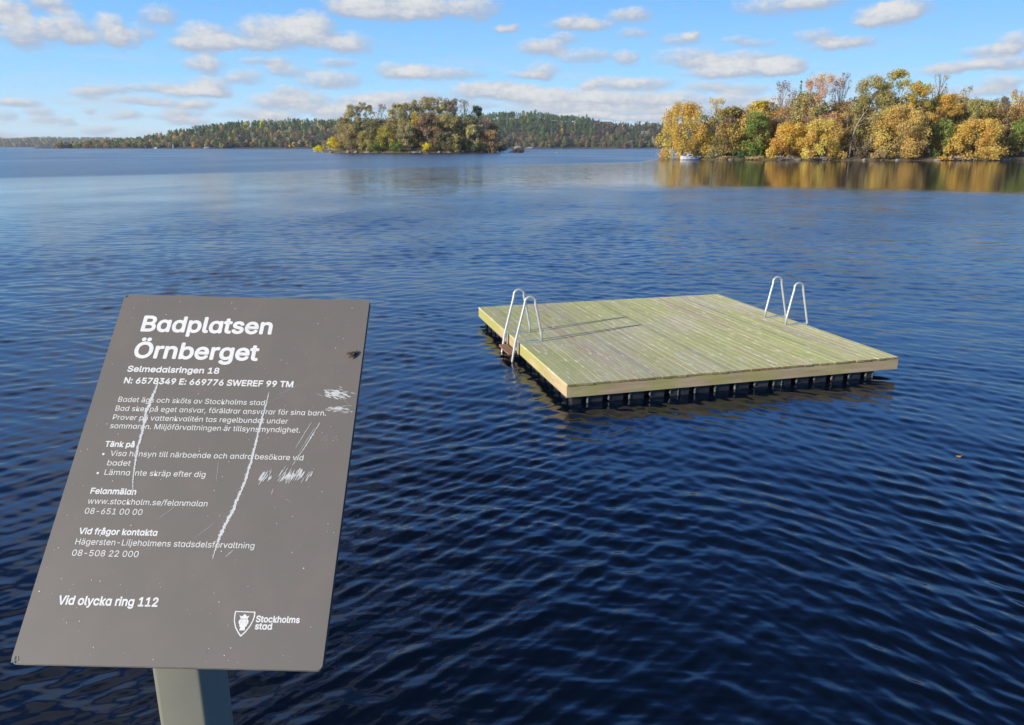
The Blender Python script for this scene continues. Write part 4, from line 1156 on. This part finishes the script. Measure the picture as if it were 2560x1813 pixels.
for i, (x, y, g, H, W, kind, pal, lab) in enumerate(RIGHT_TREES):
    tree(x, y, g, H, W, kind, pal, lab, 100 + i, 0.25)
for i, (x, y, g, H, W) in enumerate(RIGHT_BACK):
    tree(x, y, g, H, W * 1.3, 'broad', ('olivegold', 'goldgreen', 'goldbrown')[i % 3], 'olive gold tree filling the back row of the right island', 200 + i, 0.34, 'back row trees of the right island')
# more of the same, closing the back of the island
_r = random.Random(31)
for i in range(22):
    x = 58 + 100 * i / 21 + _r.uniform(-2, 2)
    y = 206 + _r.uniform(0, 10)
    tree(x, y, 1.6, _r.uniform(9, 15.5), _r.uniform(4.5, 6.5), 'broad', ('olivegold', 'goldbrown', 'goldgreen', 'goldolive', 'olive')[i % 5], 'olive gold tree filling the back row of the right island', 250 + i, 0.34, 'back row trees of the right island')
for i, (x, y, g, H, W, kind, pal, lab) in enumerate(MID_TREES):
    tree(x, y, g, H, W, kind, pal, lab, 300 + i, 0.44)
for i, (x, y, g, H, W) in enumerate(MID_BACK):
    tree(x, y, g, H, W, 'broad', ('olive', 'darkolive', 'brownolive')[i % 3], 'olive brown tree filling the inside of the middle island', 400 + i, 0.55, 'inner trees of the middle island')

# pale bare snag and driftwood on the right island
def snag():
    root = empty('bare_tree', (82.6, 194.5, 0.6))
    tag(root, 'pale leafless dead snag forking in front of the tall dark olive tree', 'tree')
    m_ = MB()
    m_.tube([(0, 0, -0.5), (0.3, 0, 4), (0.9, 0.1, 7.2), (2.0, 0, 9.4), (3.4, 0, 11.6)], [0.2, 0.17, 0.13, 0.09, 0.03], 7)
    m_.build('trunk', M_DEAD, root)
    for p in ([(0.9, 0.1, 7.2), (2.4, -0.2, 8.0), (4.2, -0.3, 8.2), (5.2, -0.3, 7.7)], [(1.2, 0.1, 7.8), (2.8, 0.2, 9.2), (4.6, 0.2, 9.5)], [(0.5, 0, 5.2), (-0.8, 0.1, 6.6), (-1.2, 0.2, 8.0)], [(2.4, 0, 10), (2.3, 0.2, 11.2), (2.7, 0.3, 12.2)]):
        MB().tube(p, [0.08, 0.06, 0.045, 0.02][:len(p)], 6).build('branch', M_DEAD, root)
snag()
def driftwood(x, y, a, L_, label, seed):
    rng = random.Random(seed)
    root = empty('driftwood_log', (x, y, 0.35), a)
    tag(root, label, 'driftwood')
    MB().tube([(-L_ / 2, 0, 0.5), (-L_ / 6, 0.2, 0.25), (L_ / 5, 0, 0.15), (L_ / 2, -0.2, -0.25)], [0.22, 0.2, 0.15, 0.06], 7).build('trunk', M_DEAD, root)
    for i in range(6):
        s = rng.uniform(-0.4, 0.4) * L_
        MB().tube([(s, 0, 0.3), (s + rng.uniform(-.5, .8), -0.6, rng.uniform(0.0, 0.9)), (s + rng.uniform(-.6, 1.4), -1.3, rng.uniform(-0.5, 0.9))], [0.08, 0.06, 0.02], 5).build('branch', M_DEAD, root)
driftwood(67.2, 194.2, 0.15, 5.5, 'grey fallen trunk in the water under the left part of the big golden willow', 1)
driftwood(73.8, 192.6, -0.2, 5.0, 'grey fallen trunk in the water under the big amber willow', 2)
driftwood(107.0, 189.4, 0.5, 7.0, 'pale fallen trunk in the water under the wide golden willow at the right', 3)

def rock(x, y, z, r, label, group, seed):
    rng = np.random.default_rng(seed)
    bm = bmesh.new()
    bmesh.ops.create_icosphere(bm, subdivisions=2, radius=1.0)
    ph = rng.uniform(0, 6, 3)
    for w in bm.verts:
        c = w.co
        k = 1 + 0.18 * math.sin(3 * c.x + ph[0]) + 0.15 * math.sin(4 * c.y + ph[1]) + 0.12 * math.sin(5 * c.z + ph[2])
        w.co = (c.x * k * r[0], c.y * k * r[1], c.z * k * r[2])
    me = bpy.data.meshes.new('shore_rock'); bm.to_mesh(me); bm.free()
    o = link('shore_rock', me, M_ROCK, None, (x, y, z), True)
    tag(o, label, 'rock', group)
rk = random.Random(12)
for i in range(14):
    t = i / 13
    x = -104 + 92 * t + rk.uniform(-2.5, 2.5)
    y = 452 - 26 * math.sqrt(max(0.02, 1 - ((x + 59) / 51) ** 2)) + 0.3
    rock(x, y, 0.15, (rk.uniform(0.7, 1.8), rk.uniform(0.6, 1.0), rk.uniform(0.4, 0.9)), 'pale stone on the waterline of the middle island', 'stones along the middle island shore', i)
for i in range(9):
    x = 56 + 62 * i / 8 + rk.uniform(-2, 2)
    y = 212 - 22 * math.sqrt(max(0.02, 1 - ((x - 105) / 58) ** 2)) + 0.2
    rock(x, y, 0.1, (rk.uniform(0.35, 0.9), rk.uniform(0.3, 0.5), rk.uniform(0.2, 0.4)), 'grey stone on the waterline of the right island', 'stones along the right island shore', 40 + i)
rock(25.5, 440.0, 0.0, (1.1, 0.7, 0.45), 'small dark rock alone in the open water right of the middle island', None, 77)

# ------------------------------------------------------------------ white boat at the island tip
def build_boat():
    white = plain('boat_gelcoat', (0.78, 0.78, 0.76), (0.70, 0.70, 0.69), 3, 0.3)
    dark = plain('boat_window', (0.03, 0.035, 0.04), None, 5, 0.15)
    grey = plain('boat_trim', (0.30, 0.31, 0.33), None, 5, 0.5)
    root = empty('motor_boat', (44.6, 199.5, 0.0), math.radians(200))
    tag(root, 'small white cabin boat moored under the golden willow at the island tip', 'boat')
    st = [(-2.3, 0.80, 0.62, 0.55), (-1.2, 0.92, 0.66, 0.6), (0.2, 0.92, 0.74, 0.6), (1.3, 0.70, 0.86, 0.5), (2.1, 0.36, 0.98, 0.25), (2.6, 0.03, 1.08, 0.02)]
    V, F = [], []
    for x, w, s, k in st:
        V += [(x, -w, s), (x, -w * 0.82, 0.12), (x, 0, -0.25 if x < 2.5 else 0.6), (x, w * 0.82, 0.12), (x, w, s)]
    for i in range(len(st) - 1):
        for j in range(4):
            a = i * 5 + j
            F.append((a, a + 1, a + 6, a + 5))
        F.append((i * 5 + 4, i * 5, i * 5 + 5, i * 5 + 9))
    F.append((0, 4, 3, 2, 1))
    MB().add(V, F).build('hull', white, root)
    cab = MB().add([(-0.6, -0.62, 0.68), (1.5, -0.5, 0.78), (1.5, 0.5, 0.78), (-0.6, 0.62, 0.68), (-0.5, -0.55, 1.42), (0.7, -0.45, 1.46), (0.7, 0.45, 1.46), (-0.5, 0.55, 1.42)],
                   [(0, 1, 5, 4), (1, 2, 6, 5), (2, 3, 7, 6), (3, 0, 4, 7), (4, 5, 6, 7), (3, 2, 1, 0)]).build('cabin', white, root)
    MB().add([(1.44, -0.40, 0.86), (1.44, 0.40, 0.86), (0.78, 0.36, 1.40), (0.78, -0.36, 1.40)], [(0, 1, 2, 3)]).build('windscreen', dark, cab).location = (0.03, 0, 0.03)
    for s in (-1, 1):
        MB().box((0.05, s * 0.575, 1.12), (0.9, 0.03, 0.3)).build('window', dark, cab)
    MB().tube([(-2.3, -0.8, 0.66), (-1.2, -0.94, 0.70), (0.2, -0.94, 0.78), (1.3, -0.72, 0.90), (2.1, -0.38, 1.02), (2.6, 0, 1.12), (2.1, 0.38, 1.02), (1.3, 0.72, 0.90), (0.2, 0.94, 0.78), (-1.2, 0.94, 0.70), (-2.3, 0.8, 0.66)], 0.035, 6).build('rub_rail', grey, root)
    MB().box((-2.5, 0, 0.55), (0.34, 0.36, 0.75)).box((-2.5, 0, 0.05), (0.16, 0.14, 0.7)).build('outboard_motor', grey, root)
build_boat()

# ------------------------------------------------------------------ wooded hills across the water
def crest_z(x):
    return np.interp(x, [c[0] for c in HILL_CREST], [c[1] for c in HILL_CREST])

TREE_H = 15.0
def hill_height(x, y):
    """ground of the far shore: rises from the waterline to the crest about 270 m inland"""
    y0 = 1480 + 14 * np.sin(x * 0.013) + 8 * np.sin(x * 0.041 + 2)
    t = np.clip((y - y0) / (1750 - 1480), 0, 1.6)
    peak = np.maximum(crest_z(x) * y / 1750 - TREE_H, 1.5) 
    prof = np.where(t < 1, np.sin(t * math.pi / 2) ** 0.85, 1 - 0.12 * (t - 1))
    return np.where(t <= 0, -2.0, 0.8 + peak * prof + 1.2 * np.sin(x * 0.05) * np.sin(y * 0.04))

def low_tree(rng, kind, H, W, n, pal):
    """a far tree as a loose heap of leaf clumps"""
    t = rng.uniform(0, 1, n)
    if kind == 'spruce':
        z = H * (0.08 + 0.92 * t); rad = W * (1.02 - t) ** 0.8
    elif kind == 'pine':
        z = H * (0.30 + 0.68 * t); rad = W * np.sqrt(np.clip(1 - (2 * t - 0.9) ** 2 * 0.85, 0.03, 1))
    else:
        z = H * (0.06 + 0.92 * t); rad = W * np.sqrt(np.clip(1 - (1.9 * t - 0.85) ** 2 * 0.9, 0.03, 1))
    g = rng.uniform(0, 2 * math.pi, n)
    rr = np.sqrt(rng.uniform(0.25, 1, n)) * (1 + 0.18 * np.sin(3 * g + H))
    P = np.stack([rad * rr * np.cos(g), rad * rr * np.sin(g), z], 1)
    d = np.stack([np.cos(g), np.sin(g), np.full(n, 0.35)], 1)
    nr = d + rng.normal(0, 0.6, (n, 3)); nr /= np.linalg.norm(nr, axis=1)[:, None]
    u = np.cross(nr, rng.normal(size=(n, 3))); u /= np.linalg.norm(u, axis=1)[:, None]
    v = np.cross(nr, u)
    s = (0.30 * W * rng.uniform(0.6, 1.3, n))[:, None]
    Q = np.stack([P - u * s - v * s * 0.6, P + u * s * 0.9 - v * s * 0.5, P + v * s], 1)
    pa = np.array(PAL[pal])
    c = pa[rng.integers(len(pa))] * rng.uniform(0.8, 1.2) * (1 + rng.normal(0, 0.06, 3))
    return Q, np.clip(c * 1.75 * rng.uniform(0.8, 1.2, (n, 1)), 0.01, 0.8)

PAL['pine'] = [(0.095, 0.135, 0.06), (0.115, 0.15, 0.065), (0.085, 0.115, 0.06)]
PAL['spruce'] = [(0.055, 0.095, 0.045), (0.065, 0.105, 0.05), (0.07, 0.095, 0.05)]
PAL['russet'] = [(0.17, 0.115, 0.07), (0.15, 0.105, 0.07), (0.20, 0.13, 0.07)]
PAL['dusk'] = [(0.12, 0.10, 0.085), (0.10, 0.09, 0.08), (0.14, 0.11, 0.085)]

def build_hills():
    xs = np.concatenate([np.linspace(-900, 1300, 180)])
    ys = np.concatenate([np.linspace(1440, 1760, 50), np.linspace(1775, 2000, 8)])
    X, Y = np.meshgrid(xs, ys, indexing='xy')
    Z = hill_height(X, Y)
    tag(link('hill', grid_mesh('hill', np.stack([X, Y, Z], -1)), M_HILL, smooth=True), 'wooded hill along the far shore', kind='structure')
    rng = np.random.default_rng(77)
    forest, cols = [], []
    singles = []
    # trees row by row, standing closer near the water and the crest
    for k in range(4600):
        x = rng.uniform(-860, 820); t = rng.uniform(0, 1.12) if k > 700 else rng.uniform(-0.02, 0.03)
        y = 1488 + 14 * math.sin(x * 0.013) + 8 * math.sin(x * 0.041 + 2) + t * 262
        z = float(hill_height(np.array(x), np.array(y)))
        if z < 0.3: continue
        if x < -735 and rng.random() < 0.45: continue
        left = x < -60
        r = rng.random()
        if left:
            if t < 0.42:
                kind, pal = ('round', ('russet', 'greybrown', 'brown', 'tan', 'greyolive', 'darkolive')[int(rng.integers(6))]) if r < 0.58 else ('pine', 'pine')
                if rng.random() < 0.05: kind, pal = 'round', 'goldgreen' if rng.random() < 0.4 else 'orange'
            else:
                kind, pal = ('pine', 'pine') if r < 0.62 else ('spruce', 'spruce') if r < 0.90 else ('round', ('olive', 'goldgreen', 'olive')[int(rng.integers(3))])
        else:
            if t < 0.22:
                kind, pal = ('round', ('dusk', 'russet', 'brown', 'darkolive')[int(rng.integers(4))]) if r < 0.6 else ('pine', 'pine')
            elif x > 165:
                kind, pal = ('round', ('dusk', 'dusk', 'darkolive')[int(rng.integers(3))]) if r < 0.6 else ('spruce', 'spruce')
            else:
                kind, pal = ('pine', 'pine') if r < 0.72 else ('spruce', 'spruce') if r < 0.96 else ('round', 'goldgreen')
        H = TREE_H * rng.uniform(0.72, 1.12) * (1.0 if kind != 'round' else 0.85)
        W = {'pine': 2.9, 'spruce': 2.6, 'round': 3.6}[kind] * rng.uniform(0.8, 1.25)
        if t > 0.9 and rng.random() < 0.08: H *= 1.25
        rec = (x, y, z - 0.2, kind, pal, H, W)
        if t < 0.03: H *= rng.uniform(0.45, 0.95)
        near_edge = (t < 0.10 or 0.93 < t < 1.03)
        if near_edge and len(singles) < 190:
            singles.append(rec)
        else:
            Q, C = low_tree(rng, kind, H, W, 90, pal)
            forest.append(Q + np.array([x, y, z - 0.2])); cols.append(C)
    o = link('hill_forest', quads_mesh('hill_forest', np.concatenate(forest), np.concatenate(cols)), M_LEAF)
    tag(o, 'dense mixed forest covering the far hill', 'forest', kind='stuff')
    protos = {}
    for x, y, z, kind, pal, H, W in singles:
        key = (kind, pal)
        if key not in protos:
            Q, C = low_tree(rng, kind, 1.0 * TREE_H, 3.0, 110, pal)
            me = quads_mesh('far_tree', Q, C); me.materials.append(M_LEAF)
            protos[key] = me
        nm = {'pine': 'pine_tree', 'spruce': 'spruce_tree', 'round': 'broadleaf_tree'}[kind]
        o = bpy.data.objects.new(nm, protos[key]); COL.objects.link(o)
        o.location = (x, y, z); o.rotation_euler = (0, 0, rng.uniform(0, 6.28)); o.scale = (W / 3.0, W / 3.0, H / TREE_H)
        side = 'left of the middle island' if x < -60 else 'right of the middle island'
        edge = 'at the foot of' if y < 1560 else 'on the crest of'
        look = {'pine': 'dark green pine', 'spruce': 'dark pointed spruce', 'round': {'yellow': 'yellow', 'orange': 'orange', 'russet': 'russet', 'mauve': 'mauve', 'brown': 'brown', 'tan': 'tan', 'goldgreen': 'golden green'}.get(pal, 'grey olive') + ' broadleaf tree'}[kind]
        tag(o, '%s %s the wooded hill %s' % (look, edge, side), 'tree', 'trees of the far wooded hill')
    # the few trees on the hill that stand out by their colour
    for x, y, H, W, pal, lab in ((-517, 1660, 17, 8.0, 'yellow', 'bright yellow birch high on the wooded hill left of the middle island'),
            (-560, 1690, 14, 6.0, 'goldgreen', 'golden green tree near the crest left of the bright yellow birch'),
            (-600, 1640, 12, 6.0, 'orange', 'orange tree on the hill well left of the bright yellow birch'),
            (-528, 1492, 13, 5.0, 'gold', 'golden tree at the water below the bright yellow birch'),
            (98, 1575, 11, 5.5, 'gold', 'lone golden tree low on the dark hill right of the middle island'),
            (102, 1640, 9, 4.0, 'orange', 'small orange tree halfway up the dark hill right of the middle island'),
            (-695, 1492, 8, 6.0, 'yellow', 'yellow bush like tree at the left foot of the wooded hill')):
        Q, C = low_tree(rng, 'round', H, W / 1.3, 200, pal)
        o = link('broadleaf_tree', quads_mesh('far_tree', Q, C), M_LEAF, None, (x, y, float(hill_height(np.array(float(x)), np.array(float(y)))) - 0.2))
        tag(o, lab, 'tree')
    for x, r, lab in ((-560, (10, 5, 3.0), 'pale rock slab at the foot of the hill left of the middle island'), (12, (13, 6, 5), 'bare grey rock slope at the foot of the hill right of the middle island'), (34, (9, 5, 3.5), 'smaller grey rock slope right of the bare rock slope')):
        rock(x, 1484 + 14 * math.sin(x * 0.013) + 8 * math.sin(x * 0.041 + 2), 0.3, r, lab, None, int(abs(x)))
    # villas on the right slope
    wallw = plain('render_wall', (0.62, 0.60, 0.56), (0.52, 0.50, 0.47), 0.5, 0.9)
    roofr = plain('roof_tile', (0.34, 0.10, 0.06), (0.26, 0.08, 0.05), 1.0, 0.85)
    roofg = plain('roof_sheet', (0.24, 0.26, 0.30), (0.2, 0.22, 0.25), 1.0, 0.7)
    pane = plain('window_pane', (0.03, 0.04, 0.05), None, 2, 0.2)
    for x, y, w, rot, rm, dz, lab in ((206, 1722, 15, 0.2, roofr, 7, 'wider pale villa with red tiled roof on the crest of the far hill'),
            (237, 1726, 11, -0.3, roofr, 7, 'narrower pale villa with red tiled roof on the crest of the far hill'),
            (262, 1590, 12, 0.1, roofg, 3, 'white villa with grey roof halfway down the far hill'),
            (275, 1520, 17, -0.1, roofg, 1.5, 'grey roofed white house low on the far hill beside the golden willow'),
            (448, 1715, 14, 0.3, roofr, 6, 'red roofed house glimpsed through the gap behind the bright green tree')):
        z = float(hill_height(np.array(float(x)), np.array(float(y)))) + dz
        root = empty('house', (x, y, z), rot)
        tag(root, lab, 'house')
        d = w * 0.62
        wl = MB().box((0, 0, -1.5), (w, d, 9)); wl.build('wall', wallw, root)
        ov = 0.5
        MB().add([(-w / 2 - ov, -d / 2 - ov, 3.0), (w / 2 + ov, -d / 2 - ov, 3.0), (w / 2 + ov, d / 2 + ov, 3.0), (-w / 2 - ov, d / 2 + ov, 3.0), (-w / 2 - ov, 0, 6.4), (w / 2 + ov, 0, 6.4)],
                 [(0, 1, 5, 4), (2, 3, 4, 5), (3, 0, 4), (1, 2, 5), (3, 2, 1, 0)]).build('roof', rm, root)
        for k in range(3):
            MB().box((-w * 0.3 + k * w * 0.3, -d / 2 - 0.03, 1.0), (1.3, 0.1, 1.6)).build('window', pane, root)
build_hills()

def build_far_shore():
    """low wooded shores far down the lake on the left"""
    rng = np.random.default_rng(9)
    for nm, y0, x0, x1, zt, th, n, lab, flab, mixp in (
            ('hill', 4500, -3300, -900, 46, 17, 5200, 'low far ridge at the left end of the lake', 'dark forest on the low far ridge at the left end of the lake', ('dusk', 'spruce', 'spruce', 'pine', 'goldbrown')),
            ('hill', 2350, -1270, -1010, 4, 14, 420, 'low point of land before the far ridge', 'russet trees on the low point of land before the far ridge', ('russet', 'goldbrown', 'pine', 'orange'))):
        xs = np.linspace(x0, x1, 120); ys = np.linspace(y0 - 25, y0 + 520, 24)
        X, Y = np.meshgrid(xs, ys, indexing='xy')
        def hz(X, Y):
            t = np.clip((Y - y0) / 420, 0, 1)
            e = np.clip((X - x0) / 60, 0, 1) * np.clip((x1 - X) / 60, 0, 1)
            return np.where(Y < y0, -2, 0.6 + zt * np.sin(t * math.pi / 2) * (0.86 + 0.10 * np.sin(X * 0.0043 + 1) + 0.05 * np.sin(X * 0.017)) * e)
        tag(link(nm, grid_mesh(nm, np.stack([X, Y, hz(X, Y)], -1)), M_HILL, smooth=True), lab, kind='structure')
        Qs, Cs = [], []
        for i in range(n):
            x = rng.uniform(x0 + 5, x1 - 5); t = rng.uniform(0, 1) ** 1.3
            y = y0 + 8 + t * (420 if zt > 10 else 60)
            k = mixp[int(rng.integers(len(mixp)))]
            H = th * rng.uniform(0.7, 1.15)
            Q, C = low_tree(rng, 'pine' if k in ('pine', 'spruce') else 'round', H, 5.0 * rng.uniform(0.8, 1.3), 26, k)
            Qs.append(Q + np.array([x, y, float(hz(np.array(x), np.array(y)))])); Cs.append(C)
        tag(link('far_forest', quads_mesh('far_forest', np.concatenate(Qs), np.concatenate(Cs)), M_LEAF), flab, 'forest', kind='stuff')
build_far_shore()

def small_far_things():
    white = plain('white_paint', (0.8, 0.8, 0.78), (0.72, 0.72, 0.7), 1, 0.5)
    dark = plain('dark_paint', (0.05, 0.05, 0.06), None, 1, 0.5)
    b = empty('beacon', (-622, 1460, 0))
    tag(b, 'thin white beacon on the water before the left end of the wooded hill', 'beacon')
    MB().tube([(0, 0, -1), (0, 0, 1.2)], [1.5, 1.3], 10).build('base', M_ROCK, b)
    MB().tube([(0, 0, 1.2), (0, 0, 7.0)], [0.75, 0.5], 10).build('tower', white, b)
    MB().tube([(0, 0, 7.0), (0, 0, 8.2)], [0.55, 0.5], 10).tube([(0, 0, 8.2), (0, 0, 8.9)], [0.65, 0.05], 10).build('lantern', dark, b)
    for x, y, L_, a, lab in ((-655, 1462, 6.5, 0.1, 'tiny white boat left of the white beacon'), (-905, 1900, 11, -0.1, 'distant pale boat before the low point of land'), (-1000, 2100, 8, 0.2, 'leftmost distant pale boat before the low point of land')):
        r = empty('boat', (x, y, 0), a)
        tag(r, lab, 'boat')
        MB().prism([(-L_ / 2, -1.1), (L_ * 0.3, -1.1), (L_ / 2, 0), (L_ * 0.3, 1.1), (-L_ / 2, 1.1)], -0.3, lambda q, w: 1.2 + 0.08 * q).build('hull', white, r)
        MB().prism([(-L_ * 0.2, -0.8), (L_ * 0.15, -0.8), (L_ * 0.22, 0), (L_ * 0.15, 0.8), (-L_ * 0.2, 0.8)], 1.1, 2.6).build('cabin', white, r)
small_far_things()

# ------------------------------------------------------------------ the air over the lake
def build_haze():
    mt = bpy.data.materials.new('haze')
    mt.use_nodes = True
    nt = mt.node_tree
    nt.nodes.clear()
    o = nt.nodes.new('ShaderNodeOutputMaterial')
    v = nt.nodes.new('ShaderNodeVolumePrincipled')
    v.inputs['Color'].default_value = (0.80, 0.88, 1.0, 1)
    v.inputs['Density'].default_value = HAZE
    v.inputs['Anisotropy'].default_value = 0.0
    nt.links.new(v.outputs[0], o.inputs['Volume'])
    h = MB().box((0, 0, 58.5), (34000, 34000, 123)).build('haze', mt)
    tag(h, 'thin pale haze over the whole lake', kind='stuff')
HAZE = 0.00005
build_haze()
